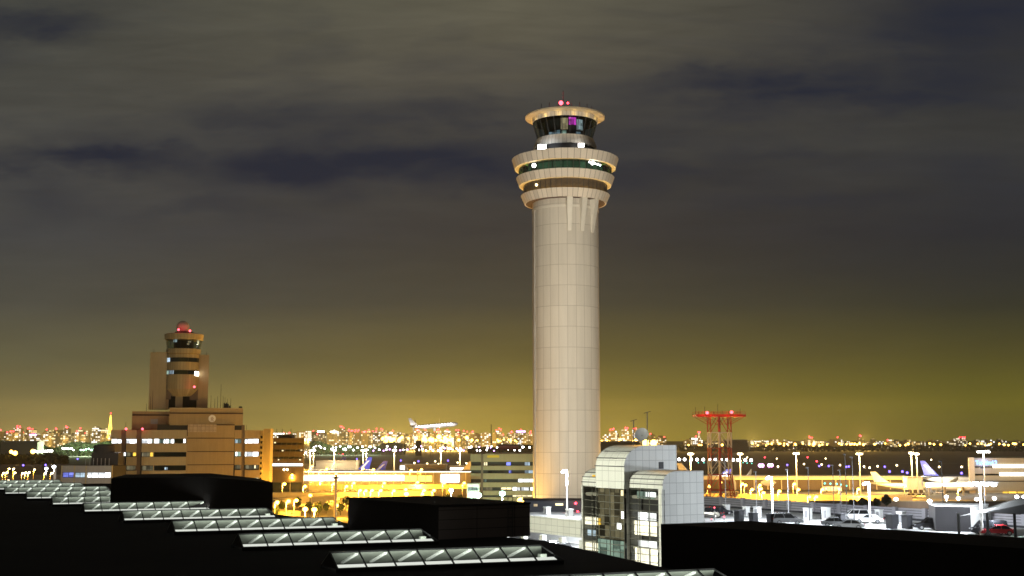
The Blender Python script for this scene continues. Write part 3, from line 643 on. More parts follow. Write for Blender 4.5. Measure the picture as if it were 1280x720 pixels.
def deck_lamp(px, vb, vt, label, bar=0.0, power=13000, light=True):
    b_ = G(px, vb, DZ); Y = b_.y; zt_ = PZ(vt, Y); o = thing('deck_lamp_post', label, 'lamp post', tuple(b_), 0, 'white lamp posts on the car park deck')
    MB().tube(b_, (b_.x, b_.y, zt_), .15, 10, .12).build('pole', 'white_paint', o, True)
    MB().tube(b_, (b_.x, b_.y, b_.z + .5), .4, 8, .3).build('base', 'concrete', o)
    n = 1 if not bar else 4; hd = MB(); ln = MB()
    hw = max(bar / 2, .38)
    hd.obox((b_.x - (.35 if not bar else -.3), b_.y, zt_ + .1), (hw, 0, 0), (0, .25, 0), (0, 0, .10)); hd.build('lamp_arm', 'grey_metal', o)
    for i in range(n):
        xx = b_.x - .7 if not bar else b_.x + .3 - hw + 2 * hw * (i + .5) / n
        ln.ball((xx, b_.y, zt_ - .14), .30 if not bar else .42, 8, .6)
    ln.build('lamp_head', 'lamp_cool', o)
    if light: point((b_.x - .3, b_.y - .9, zt_ - .9), power, COOL, o, .6)
    return o
deck_lamp(966, 652, 597, 'bright white lamp post on the car park deck before the orange lit road')
deck_lamp(1088, 658, 604, 'bright white lamp post on the car park deck before the yellow aircraft tail')
deck_lamp(1228, 669, 604.5, 'bright white lamp post with a wide lamp bar beside the tent canopy', 4.2)
deck_lamp(709, 646, 589, 'slim white lamp post in front of the control tower shaft', power=7000)
for (px, vb, vt) in ((907.5, 642, 575), (946, 646, 590), (986, 650, 587), (1012, 651, 585), (1043, 651, 582), (1059, 652, 568), (1052, 658, 588), (1180, 655, 577), (1233, 668, 585), (1068, 656, 572)):
    b_ = G(px, vb, DZ); o = thing('slim_pole', 'slim unlit pole with a small head rising from the car park deck', 'pole', tuple(b_), 0, 'slim poles on the car park deck')
    MB().tube(b_, (b_.x, b_.y, PZ(vt, b_.y)), .07, 6, .05).build('pole', 'grey_metal' if px < 1000 else 'dark_metal', o)
    MB().box(b_.x - .35, b_.x + .1, b_.y - .12, b_.y + .12, PZ(vt, b_.y) - .05, PZ(vt, b_.y) + .12).build('head', 'dark_metal', o)

# ------------------------------------------------------------------ cars
def make_car(body, style, label, group=None):
    o = thing('parked_car', label, 'car', (0, 0, 0), 0, group)
    L, Wd = (4.6, 1.78) if style != 'van' else (4.8, 1.85)
    hgt = {'sedan': 1.42, 'suv': 1.72, 'van': 1.95}[style]; bel = {'sedan': .88, 'suv': 1.02, 'van': 1.05}[style]
    hx = L / 2
    low = [(-hx, .32), (-hx + .05, bel - .12), (-hx + .5, bel), (hx - 1.15, bel), (hx - .25, bel - .18), (hx, bel - .38), (hx, .3)]
    if style == 'van': low = [(-hx, .32), (-hx, bel), (hx - .7, bel), (hx - .1, bel - .25), (hx, .6), (hx, .3)]
    m_ = MB(); n = len(low)
    vs = []
    for s_, kx in ((-1, 1), (1, 1)):
        for (a, b) in low: vs.append((a, s_ * Wd / 2 * (1.0 if b < bel - .05 else .95), b))
    m_.add(vs, [tuple(range(n)), tuple(range(n, 2 * n))[::-1]] + [(i, n + i, n + (i + 1) % n, (i + 1) % n) for i in range(n)])
    m_.build('body', body, o)
    cab = {'sedan': ((-1.75, 1.05), (-1.05, .30)), 'suv': ((-2.2, 1.15), (-1.95, .45)), 'van': ((-2.35, 1.75), (-2.25, 1.0))}[style]
    (b0, b1), (t0, t1) = cab; zt_ = hgt - .07
    def frust(b0, b1, t0, t1, wb, wt, z0, z1): return [(b0, -wb, z0), (b1, -wb, z0), (b1, wb, z0), (b0, wb, z0), (t0, -wt, z1), (t1, -wt, z1), (t1, wt, z1), (t0, wt, z1)]
    FS = [(0, 3, 2, 1), (4, 5, 6, 7), (0, 1, 5, 4), (1, 2, 6, 5), (2, 3, 7, 6), (3, 0, 4, 7)]
    MB().add(frust(b0, b1, t0, t1, Wd / 2 * .93, Wd / 2 * .78, bel - .01, zt_), FS).build('windows', 'car_glass', o)
    rf = MB().add(frust(t0 - .04, t1 + .04, t0 + .1, t1 - .1, Wd / 2 * .80, Wd / 2 * .70, zt_, hgt), FS)
    for s_ in (-1, 1):
        for q in (0, .5, 1):
            xb, xt = b0 + (b1 - b0) * q, t0 + (t1 - t0) * q
            rf.obox(((xb + xt) / 2, s_ * Wd / 2 * .865, (bel + zt_) / 2), ((xt - xb) / 2, -s_ * Wd * .0375, (zt_ - bel) / 2), (.045, 0, 0), (0, .02, 0))
    rf.build('roof', body, o)
    for sx in (-1, 1):
        for sy in (-1, 1):
            c_ = Vector((sx * 1.36, sy * (Wd / 2 - .09), .33))
            ty = MB().tube(c_ - Vector((0, .11, 0)), c_ + Vector((0, .11, 0)), .33, 16).build('wheel', 'tyre', o)
            MB().tube(c_ - Vector((0, .12, 0)), c_ + Vector((0, .12, 0)), .20, 10).build('rim', 'rim', ty)
    for sy in (-1, 1):
        MB().obox((hx - .09, sy * .62, bel - .30), (.1, 0, .0), (0, .2, 0), (0, 0, .07)).build('headlight', 'rim', o)
        MB().obox((-hx + .03, sy * .66, bel - .16), (.05, 0, 0), (0, .16, 0), (0, 0, .10)).build('taillight', 'car_red', o)
    return o
def put_car(o, px, v, deg, z=DZ):
    p_ = G(px, v, z); o.location = p_; o.rotation_euler = (0, 0, radians(deg))
kinds = {}
def car(body, style, px, v, deg, label, z=DZ, group=None, lamp=None):
    key = (body, style)
    if key not in kinds: kinds[key] = make_car(body, style, label, group); o = kinds[key]
    else: o = copy_tree(kinds[key]); o['label'] = label
    if group: o['group'] = group
    elif 'group' in o.keys(): del o['group']
    put_car(o, px, v, deg, z)
    return o
UD = math.degrees(UA)
car('car_white', 'suv', 1068, 650.0, 175, 'white car parked across the deck before the grey barrier')
car('car_grey', 'suv', 985, 655.5, -8, 'grey estate car on the deck beside the first bright lamp post')
car('car_black', 'sedan', 979, 651, -8, 'black saloon parked just behind the grey estate car')
car('car_grey', 'sedan', 1046, 658.5, -14, 'dark grey saloon at the near edge of the deck before the white car')
car('car_black', 'suv', 887, 647, 150, 'black car with glowing tail lamps close to the white stair tower side')
car('car_black', 'sedan', 900, 643.5, 10, 'black saloon beside the white stair tower side, farther back')
car('car_black', 'suv', 1163, 662, 172, 'black car in shadow before the dark cabin on the deck')
car('car_red', 'sedan', 1247, 669, 170, 'dark red saloon under the tent canopy')
car('car_black', 'van', 1236, 668, 172, 'black van under the tent canopy beside the red saloon')
car('car_silver', 'sedan', 1061, 661.5, 165, 'silver saloon with a lit tail lamp at the near edge of the deck')
car('car_white', 'sedan', 1086, 654, 160, 'white saloon parked beside the second bright lamp post')
car('car_silver', 'van', 674, 691, 60, 'silver van in the lit lower storey of the car park, at the far end', 12.3)
car('car_black', 'van', 690, 692.5, 60, 'black van in the lit lower storey of the car park', 12.3)
car('car_grey', 'van', 703, 694, 60, 'grey van in the lit lower storey of the car park by the column', 12.3)
car('car_white', 'sedan', 720, 697.5, 60, 'white saloon in the lit lower storey of the car park beside the stair tower', 12.3)
for (px, v, r_) in ((893, 634.5, .13), (905, 646, .15), (1083, 655, .14), (889.5, 649, .09)):
    p_ = P(px, v, G(px, 650, DZ).y - 1.0); o = thing('warning_lamp', 'small red warning lamp on a stub post on the car park deck', 'warning lamp', (p_.x, p_.y, DZ), 0, 'red lamps on the car park deck')
    MB().ball(p_, r_, 6).build('lens', 'lamp_redhot', o); MB().tube((p_.x, p_.y, DZ), p_, .06, 5).build('stub', 'dark_metal', o)

# cabin and tent canopy at the right end of the deck
cb = thing('deck_cabin', 'dark windowless cabin with a pale lit end wall on the deck beside the tent canopy', 'cabin')
c0 = G(1169, 664, DZ); Yc = c0.y; cb.location = c0
xa, xb_, xc = PX(1169, Yc, 640), PX(1209, Yc, 640), PX(1232, Yc + 5, 640)
zc_ = PZ(633, Yc)
MB().prism([(xa, Yc), (xb_, Yc - 1.2), (xb_ + 1.2, Yc + 5), (xa + 1.2, Yc + 6.2)], DZ, zc_).build('wall', 'cabin_dark', cb)
MB().prism([(xb_ + .03, Yc - 1.2), (xc, Yc + 4), (xc, Yc + 4.2), (xb_ + .03, Yc - 1.0)], DZ, zc_ - .05).build('end_wall', 'white_paint', cb)
MB().prism([(xa - .1, Yc - .1), (xb_ + .05, Yc - 1.35), (xc + .1, Yc + 4), (xa + 1.2, Yc + 6.3)], zc_ + .003, zc_ + .18).build('roof', 'white_paint', cb)
tc_ = thing('tent_canopy', 'dark tent canopy on posts over parked cars at the end of the deck', 'canopy')
Yt = G(1250, 670, DZ).y - 1.5; tc_.location = (PX(1250, Yt), Yt, DZ)
pt = lambda px, v, dy=0: P(px, v, Yt + dy)
ev = [pt(1197, 646, -3), pt(1232, 640, -4), pt(1330, 646, -4), pt(1330, 640, 8), pt(1235, 634, 8)]
ap0, ap1 = pt(1250, 634, 1), pt(1274, 622.5, 2); ap2 = pt(1330, 621, 2)
MB().add(ev + [ap0, ap1, ap2], [(0, 1, 5), (1, 6, 5), (1, 2, 7, 6), (2, 3, 7), (3, 4, 6, 7), (4, 5, 6), (4, 0, 5)]).build('roof', 'tent', tc_)
for px, dy in ((1198, -3), (1268, -3.5), (1234, -3.8), (1238, 7)):
    b_ = pt(px, 645, dy); MB().tube((b_.x, b_.y, DZ), (b_.x, b_.y, PZ(641, b_.y)), .2, 8).build('post', 'tent', tc_)
point(pt(1243, 647, 3), 1500, COOL, tc_)

# ------------------------------------------------------------------ old control building
YO = 450.0
O = thing('old_control_building', 'brown stepped office block with an older round control tower and red roof lamps', 'control building', (PX(230, YO), YO, 0))
ox = lambda u: PX(u, YO, 540); oz = lambda v: PZ(v, YO)
def PO(u, v, d): return Vector((PX(u, YO, v), YO + d, PZ(v, YO + d)))
def slab(u0, u1, v0, v1, d0, d1, mat, name, parent=O):
    Yd = YO + d0; return MB().box(PX(u0, YO, v0), PX(u1, YO, v0), Yd, YO + d1, (0 if v1 is None else PZ(v1, Yd)), PZ(v0, Yd)).build(name, mat, parent)
bands = [(548.3, 554.2), (565, 571), (581.5, 588), (598, 604)]
# dark core behind the window bands, wall courses in front
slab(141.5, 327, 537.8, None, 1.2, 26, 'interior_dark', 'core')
edges = [537.5] + [q for b in bands for q in b] + [None]
segs = [(140, 153), (158.5, 171.5), (177.5, 234)]
for i in range(0, len(edges) - 1, 2):
    v0, v1 = edges[i], edges[i + 1]
    dv = 0 if v1 is None or v1 < 560 else 1.0
    for (a, b) in segs: slab(a, b, v0, v1, 0, 1.6, 'old_wall_pale', 'spandrel')
    slab(307, 326.5, v0, v1, .1, 1.6, 'old_wall', 'spandrel'); slab(294.2, 303, v0, v1, .1, 1.6, 'old_wall', 'spandrel')
for i, (v0, v1) in enumerate(bands):
    slab(153, 158.5, v1 - 4, v1 + 12, .9, 1.4, 'dark_glass', 'stair_glass') if i < 3 else None
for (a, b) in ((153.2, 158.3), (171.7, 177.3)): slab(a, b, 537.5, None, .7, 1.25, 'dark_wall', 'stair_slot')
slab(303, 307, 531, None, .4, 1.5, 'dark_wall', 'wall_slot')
slab(234, 294, 531.4, None, -.1, 2.0, 'old_wall', 'blank_wall')
for v in (547.2, 564, 580.6, 596.5): slab(234.1, 293.9, v, v + 1.0, -.16, -.1, 'groove', 'groove')
slab(235, 271, 530.2, 540, -.22, -.11, 'old_grid', 'tile_panel')
slab(234, 235, 531, 545, -.2, -.1, 'groove', 'groove'); slab(270.5, 294, 530.3, 531.4, -.17, -.1, 'groove', 'groove')
# windows
def owin(u0, u1, v0, v1, mat, d=1.0): slab(u0, u1, v0, v1, d, d + .08, mat, 'window')
for (a, b) in ((141, 153), (159, 171), (178, 190)): owin(a, b, 549, 554, 'win_white')
for (a, b) in ((193, 199), (205, 211), (213.5, 217.5)): owin(a, b, 548.8, 554, 'win_white')
owin(190, 218, 549.2, 553.8, 'win_teal', 1.06); owin(229.5, 232, 548.8, 553.6, 'win_white'); owin(218.5, 229, 548.6, 554, 'dark_glass')
owin(141, 152.5, 565.3, 570.5, 'win_white'); owin(155, 158, 565.5, 569.5, 'win_white', .6); owin(167, 171, 565.5, 569.8, 'win_yellow'); owin(188, 191.3, 565.6, 570.4, 'win_yellow'); owin(159, 166, 565.5, 570, 'win_dim'); owin(192, 233, 565.4, 571, 'dark_glass'); owin(178, 187.5, 565.5, 570.5, 'win_dim')
owin(141, 153, 582, 587, 'dark_glass'); owin(159, 171, 582, 587, 'win_dim'); owin(178, 191.5, 582, 587.5, 'win_dim'); owin(192, 233, 582, 587.7, 'dark_glass'); owin(206, 209.5, 584, 587, 'win_cool', .95)
for v0, v1 in bands[:3]: slab(191.6, 192.6, v0, v1, .2, .9, 'old_wall_pale', 'window_post')
owin(141, 156, 597.8, 600.5, 'win_cool')
owin(294.5, 302.5, 549, 554, 'win_teal'); owin(295, 297.5, 549.2, 553.8, 'win_cool', .95); owin(307.5, 325, 548.8, 554.2, 'win_white')
owin(294.5, 302.5, 565, 570.7, 'win_teal'); owin(295, 297.3, 565.2, 570, 'win_white', .95); owin(307.5, 325, 565.2, 570.6, 'win_white')
owin(294.5, 302.5, 581.6, 586.5, 'win_dim'); owin(307.5, 325, 581.8, 586.5, 'win_dim'); owin(319.5, 321, 582, 586, 'win_warm', .95); owin(294.5, 325, 598, 601, 'win_warm')
# top storey blocks
slab(212, 305, 511.0, 537.6, .6, 20, 'old_wall', 'upper_block')
slab(211.7, 305.3, 509.6, 511, .3, 20.3, 'old_wall_pale', 'upper_coping')
slab(212.2, 304.8, 515.6, 517.2, .42, .6, 'groove', 'groove')
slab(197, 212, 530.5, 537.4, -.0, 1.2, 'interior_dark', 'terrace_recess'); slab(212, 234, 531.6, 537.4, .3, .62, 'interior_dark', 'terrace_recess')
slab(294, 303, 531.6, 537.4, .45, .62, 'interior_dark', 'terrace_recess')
slab(165, 211.8, 514.5, 537.4, 7, 20, 'old_wall', 'rear_block'); slab(165.2, 211.5, 518, 520, 6.8, 7, 'groove', 'groove')
slab(188, 197, 524, 530, 6.6, 6.9, 'panel_grey', 'door_panel')
# emblem
em = PO(265.4, 523, .45)
m_ = MB(); m_.extr([em + Vector((1.38 * cos(a), 0, 1.38 * sin(a))) for a in [2 * pi * i / 28 for i in range(28)]], (0, -.2, 0)); eo = m_.build('emblem', 'white_paint', O)
M('emblem_mark', (.45, .36, .30), .7)
m_ = MB()
for i in range(5):
    a = pi / 2 + 2 * pi * i / 5; c_ = em + Vector((.38 * cos(a), -.215, .38 * sin(a) - .02)); m_.extr([c_ + Vector((.22 * cos(b), 0, .22 * sin(b))) for b in [2 * pi * j / 10 for j in range(10)]], (0, -.03, 0))
m_.obox(em + Vector((0, -.22, -.82)), (.62, 0, 0), (0, .03, 0), (0, 0, .09)); m_.build('emblem_mark', 'emblem_mark', eo)
# tower slabs and round shaft
slab(187.5, 209, 440.8, 512, 9, 17, 'old_wall_pale', 'tower_slab'); slab(209, 212.5, 441.5, 512, 9.5, 17, 'old_wall', 'tower_slab')
slab(248, 262.3, 443, 512, 9, 17, 'old_wall', 'tower_slab')
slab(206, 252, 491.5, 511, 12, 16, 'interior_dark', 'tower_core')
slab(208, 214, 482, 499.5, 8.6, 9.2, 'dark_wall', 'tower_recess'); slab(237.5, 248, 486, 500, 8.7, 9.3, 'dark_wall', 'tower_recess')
slab(219.3, 228.6, 490.8, 509.3, 9.6, 9.9, 'old_wall_pale', 'lit_doorway')
TYo = YO + 11; TXo = PX(229, YO, 450)
s_o = (YO + 11) / F
oR = 20.6 * s_o
zz = lambda v: PZ(v, TYo - oR)
def OL(prof, name, mat, n=48, closed=False): return MB().lathe((TXo, TYo, 0), prof, n, closed).build(name, mat, Rt, True)
# round shaft is its own part set with a local origin on its axis so that cladding runs round it
Rt = O
def OLp(prof, name, mat, n=48, closed=False):
    o = MB().lathe((0, 0, 0), prof, n, closed).build(name, mat, None, True); o.parent = O; o.location = Vector((TXo, TYo, 0)) - O.location; return o
OLp([(oR * .62, zz(494.8)), (oR * .8, zz(491)), (oR, zz(486)), (oR, zz(442.5))], 'round_shaft', 'old_tower')
for v0, v1, in ((446.8, 452.2), (462.6, 467.8)):
    OLp([(oR + .04, zz(v1)), (oR + .04, zz(v0))], 'window_band', 'dark_glass')
def arcwin(u0, u1, v0, v1, mat, rr, name='lit_window'):
    m_ = MB(); n = 4
    for i in range(n):
        q = []
        for k in (i / n, (i + 1) / n):
            xx = max(-rr * .985, min(rr * .985, (u0 + (u1 - u0) * k - 229) * s_o)); q.append((xx, -sqrt(rr * rr - xx * xx)))
        za, zb_ = PZ(v1, TYo - rr), PZ(v0, TYo - rr)
        m_.quad((TXo + q[0][0], TYo + q[0][1], za), (TXo + q[1][0], TYo + q[1][1], za), (TXo + q[1][0], TYo + q[1][1], zb_), (TXo + q[0][0], TYo + q[0][1], zb_))
    m_.build(name, mat, O)
for a in ((209.2, 212.6, 447, 452, 'win_cool'), (209.2, 211.5, 463, 467.5, 'win_teal'), (212.5, 217.5, 463, 467.5, 'win_cool'), (243.8, 248.6, 463.8, 469, 'lamp_white')): arcwin(*a, oR + .1)
oc0, oc1 = 21.5 * s_o, 23.2 * s_o
OLp([(oR, zz(442)), (oR + .4, zz(441)), (oc0 + .1, zz(435.5)), (oR - .5, zz(435.3))], 'cab_base', 'old_tower')
OLp([(oR - .1, zz(435.4)), (oR + .5, zz(424.0))], 'cab_glass', 'cab_glass')
OLp([(oR - 2.5, zz(436)), (oR - 2.5, zz(423))], 'cab_core', 'interior_dark')
OLp([(oR + .2, zz(424.2)), (oc1 + .25, zz(423.4)), (oc1 + .45, zz(417)), (oc1 - .2, zz(416.2)), (.01, zz(415.8))], 'cab_roof', 'old_tower')
for k in range(18):
    a = 2 * pi * k / 18
    MB().tube((TXo + oR * cos(a), TYo + oR * sin(a), zz(435.4)), (TXo + (oR + .5) * cos(a), TYo + (oR + .5) * sin(a), zz(424)), .08, 4).build('cab_mullion', 'dark_metal', O)
arcwin(216, 220.5, 424, 427.8, 'screen_grey', oR - .3); arcwin(213, 215.5, 425, 431, 'win_dim', oR - .3); arcwin(245.5, 247.8, 424.5, 430, 'win_warm', oR - .2); arcwin(234, 238, 426, 428, 'screen_beige', oR - .4); arcwin(233, 236, 429, 431, 'screen_beige', oR - .4)
rp = PO(228.3, 409.5, 11)
MB().ball(rp, 8.3 * s_o, 14).build('radome', 'radome', O, True)
MB().lathe((TXo, TYo, 0), [(3.6, zz(416)), (3.6, zz(413.6)), (.01, zz(413.4))], 24, False).build('radome_plinth', 'dark_metal', O)
for u, v, yq in ((223, 412.4, -4), (237.5, 413.6, -3.8), (243, 483.5, -7.5), (158.5, 536.3, -11), (178.5, 536.3, -11)):
    c_ = PO(u, v, 11 + yq); MB().ball(c_, .42, 8).build('red_lamp', 'lamp_redhot', O); point((c_.x, c_.y - .9, c_.z + .5), 110 if v < 420 else 110, (1, .03, .06), O)
    MB().tube((c_.x, c_.y, c_.z - 1.2), c_, .09, 5).build('lamp_stem', 'dark_metal', O)
for u, vt, vb in ((264, 494, 510), (269, 498, 510), (272.5, 495, 510), (276.5, 480, 510), (279.6, 495, 510), (282, 496, 510), (285, 498, 510), (289.5, 497, 510), (190, 489, 512), (187.5, 496, 512), (182.6, 505, 514), (192, 478, 441), (258.5, 483, 443), (209, 436, 441), (310, 531, 538), (157, 528, 537)):
    p0, p1 = PO(u, vb + .5, 6), PO(u, vt if vt < vb else vb - 4, 6); p1.x = p0.x; MB().tube(p0, p1, .10, 5, .06).build('antenna_rod', 'dark_metal', O)
for k in range(9):
    u = 280 + random.uniform(0, 9); p0 = PO(u, 510, 5); MB().box(p0.x, p0.x + .5, YO + 5, YO + 6, p0.z - .2, p0.z + random.uniform(.8, 2.2)).build('roof_gear', 'dark_metal', O)
slab(300, 304, 507.5, 509.8, 3, 6, 'dark_metal', 'roof_gear')
th_ = math.atan2(-PX(230, YO), YO); O.rotation_euler = (0, 0, th_); O.scale = (cos(th_), 1, 1)      # the block faces the terminal
# slim stair shaft on its right end
ss = thing('stair_shaft', 'slim pale stair shaft with small ladder windows at the end of the brown block', 'stair shaft', (PX(332, 478), 478, 0))
sx_ = lambda u: PX(u, 478, 560); sz_ = lambda v: PZ(v, 478)
MB().box(sx_(329), sx_(337.5), 478, 484, 0, sz_(536)).build('wall', 'office_wall', ss)
MB().box(sx_(324), sx_(329), 477, 482, 0, sz_(538)).build('wall', 'office_wall', ss)
for k in range(9): MB().box(sx_(326.2), sx_(328.4), 476.9, 477, sz_(545 + 6.5 * k + 3), sz_(545 + 6.5 * k)).build('window', 'dark_glass', ss)

# small office left of it
so = thing('low_office', 'low grey office with rounded orange lit edges and bright window rows beside the skylights', 'office', (PX(105, 420), 425, 0))
Y_ = 420; qx = lambda u: PX(u, Y_, 590); qz = lambda v: PZ(v, Y_)
MB().box(qx(76), qx(141), Y_ + .6, Y_ + 14, 0, qz(582.5)).build('core', 'interior_dark', so)
for (a, b) in ((77.5, 92), (93.8, 106.5), (108.5, 139)):
    for (v0, v1) in ((582, 590.3), (597.2, 604.5), (609.5, 620)): MB().box(qx(a), qx(b), Y_, Y_ + .7, qz(v1), qz(v0)).build('spandrel', 'grey_wall', so)
for u in (77, 92.9, 107.5, 139.5): MB().box(qx(u - .7), qx(u + .8), Y_ - .15, Y_ + .7, 0, qz(582)).build('pier', 'old_wall_pale', so)
for (a, b, v0, v1, mt) in ((94, 105.5, 591, 596.5, 'win_cool'), (109, 139, 590.8, 596.8, 'win_white'), (77.8, 92, 605, 609, 'win_white'), (94, 106, 605.5, 609, 'win_cool'), (109, 139, 605, 610, 'win_white'), (78, 92, 590.8, 596.5, 'win_blue')):
    MB().box(qx(a), qx(b), Y_ + .5, Y_ + .58, qz(v1), qz(v0)).build('window', mt, so)
MATS['win_blue'].node_tree.nodes
MB().box(qx(106), qx(140), Y_ + 6, Y_ + 12, qz(582), qz(566)).build('roof_plant', 'plant_dark', so)
MB().lathe((qx(118), Y_ + 9, 0), [(3.6, qz(567)), (3.6, qz(557)), (2.2, qz(555.5)), (.01, qz(555.2))], 20, False).build('roof_tank', 'plant_dark', so, True)
for k in range(7): MB().tube((qx(100 + 5 * k), Y_ + 5, qz(582)), (qx(100 + 5 * k), Y_ + 5, qz(573)), .15, 5).build('roof_pipe', 'grey_metal', so)
wp = thing('white_pylon', 'slim white lit pylon beside the low grey office', 'pylon', (qx(74), Y_ - 4, 0))
MB().box(qx(73), qx(75), Y_ - 4, Y_ - 3.4, 0, qz(586)).build('column', 'white_paint', wp); MB().box(qx(72.6), qx(75.4), Y_ - 4.1, Y_ - 3.3, qz(586), qz(585)).build('cap', 'grey_metal', wp)

# dark braced building right of the old block
db = thing('dark_office', 'dark brown office with braced floors and one bright canopy line beside the orange roads', 'office', (PX(358, 600), 606, 0))
Y_ = 600; qx = lambda u, Y_=600: PX(u, Y_, 580); qz = lambda v, Y_=600: PZ(v, Y_)
MB().box(qx(338), qx(379), Y_ + 1, Y_ + 18, 0, qz(548)).build('core', 'dark_glass', db)
for v0, v1 in ((547.5, 553.5), (556, 562), (564.5, 571), (573.5, 578.5)): MB().box(qx(338), qx(379), Y_, Y_ + 1.1, qz(v1), qz(v0)).build('spandrel', 'office_dark', db)
MB().box(qx(338.5), qx(378.5), Y_ - .6, Y_ - .05, qz(582.3), qz(579.6)).build('canopy_light', 'band_glow', db)
MB().box(qx(338), qx(379), Y_ - .2, Y_ + .9, qz(603), qz(583.4)).build('ground_wall', 'office_dark', db)
for u in (338.3, 378.6): MB().box(qx(u - .6), qx(u + .6), Y_ - .15, Y_ + 1.1, 0, qz(546.5)).build('pier', 'office_dark', db)
m_ = MB()
for k in range(6): m_.tube((qx(340 + 6.5 * k), Y_ - .1, qz(578)), (qx(345 + 6.5 * k), Y_ - .1, qz(553)), .13, 4)
m_.build('brace', 'dark_metal', db)
MB().box(qx(345), qx(362), Y_ + 4, Y_ + 12, qz(548), qz(543)).build('roof_plant', 'plant_dark', db)
for u in (343, 350, 361): MB().tube((qx(u), Y_ + 4, qz(548)), (qx(u), Y_ + 4, qz(536)), .14, 5).build('antenna_rod', 'dark_metal', db)
for (u, v) in ((342, 552.5), (375, 562), (347, 574), (352, 562.6), (374, 574)): MB().box(qx(u), qx(u + 2.2), Y_ - .12, Y_ - .02, qz(v + 1.4), qz(v)).build('window', 'win_warm', db)
for (u, v) in ((355.5, 587), (359.5, 587)): MB().ball((qx(u), Y_ - .6, qz(v)), .5, 6).build('wall_lamp', 'lamp_warm', db)

# office behind the tower foot
of = thing('striped_office', 'tan office with dark window rows and a dark red roof sign behind the control tower', 'office', (PX(630, 420), 428, 0))
Y_ = 420; qx = lambda u: PX(u, 420, 590); qz = lambda v: PZ(v, 420)
MB().box(qx(588.5), qx(690), Y_ + 1, Y_ + 22, 0, qz(569)).build('core', 'interior_dark', of)
for v0, v1 in ((567.5, 577.3), (582.2, 587.6), (591.8, 598.8), (603, 609), (613.4, 619), (621.5, 640)):
    MB().box(qx(588), qx(601), Y_ - .2, Y_ + 1.1, qz(v1), qz(v0)).build('spandrel', 'office_wall', of)
    MB().box(qx(604), qx(690), Y_, Y_ + 1.1, qz(v1), qz(v0)).build('spandrel', 'office_wall', of)
MB().box(qx(601), qx(604), Y_ + .5, Y_ + 1.2, 0, qz(568)).build('wall_slot', 'dark_wall', of)
for (a, b, v0, v1, mt) in ((604.8, 609, 577.8, 581.8, 'win_warm'), (633, 639, 577.8, 581.8, 'win_blue'), (656, 662, 577.8, 581.8, 'win_cool'), (656, 667, 588, 591.5, 'win_cool'), (636, 640, 588, 591.5, 'win_blue'), (648, 668, 599, 602.6, 'win_white'), (626, 640, 609.4, 612, 'win_warm'), (641, 650, 609.2, 613.2, 'win_white'), (652, 661, 609.2, 613.2, 'win_white'), (663, 668, 609.2, 613.2, 'win_white'), (641, 668, 619.2, 620.8, 'win_warm'), (605, 616, 609.4, 613, 'win_dim'), (610, 630, 588, 591.4, 'dark_glass'), (605, 608, 599.3, 602.4, 'win_teal')):
    MB().box(qx(a), qx(b), Y_ + .8, Y_ + .9, qz(v1), qz(v0)).build('window', mt, of)
MB().box(qx(606), qx(690), Y_ + .5, Y_ + 16, qz(567.4), qz(566)).build('roof', 'dark_wall', of)
MB().box(qx(622), qx(648), Y_ + 4, Y_ + 4.8, qz(562.5), qz(556.8)).build('roof_sign', 'sign_red', of)
MB().box(qx(620), qx(651), Y_ + 3.8, Y_ + 5, qz(556.8), qz(555.4)).build('sign_cap', 'roof_block', of)
for u in (624, 646): MB().tube((qx(u), Y_ + 4.4, qz(567)), (qx(u), Y_ + 4.4, qz(562)), .25, 6).build('sign_post', 'dark_metal', of)
MB().box(qx(609), qx(624), Y_ - .06, Y_ - .01, qz(572), qz(569)).build('lit_fascia_patch', 'lit_patch_yellow', of)  # yellow light on the fascia, put in as a coloured panel
MB().tube((qx(613.5), Y_ + 6, qz(567)), (qx(613.5), Y_ + 6, qz(530)), .12, 5).build('mast', 'dark_metal', of)
so2 = thing('lamp_kiosk', 'pale low kiosk under the teal floodlights at the corner of the tan office', 'kiosk', (qx(592), Y_ - 6, 0))
MB().box(qx(585), qx(600), Y_ - 8, Y_ - 3, 0, qz(604)).build('wall', 'white_paint', so2); MB().box(qx(586), qx(599), Y_ - 8.1, Y_ - 8.02, qz(612), qz(608)).build('window', 'win_teal', so2); MB().box(qx(584.5), qx(600.5), Y_ - 8.3, Y_ - 2.8, qz(604), qz(603)).build('roof', 'concrete', so2)

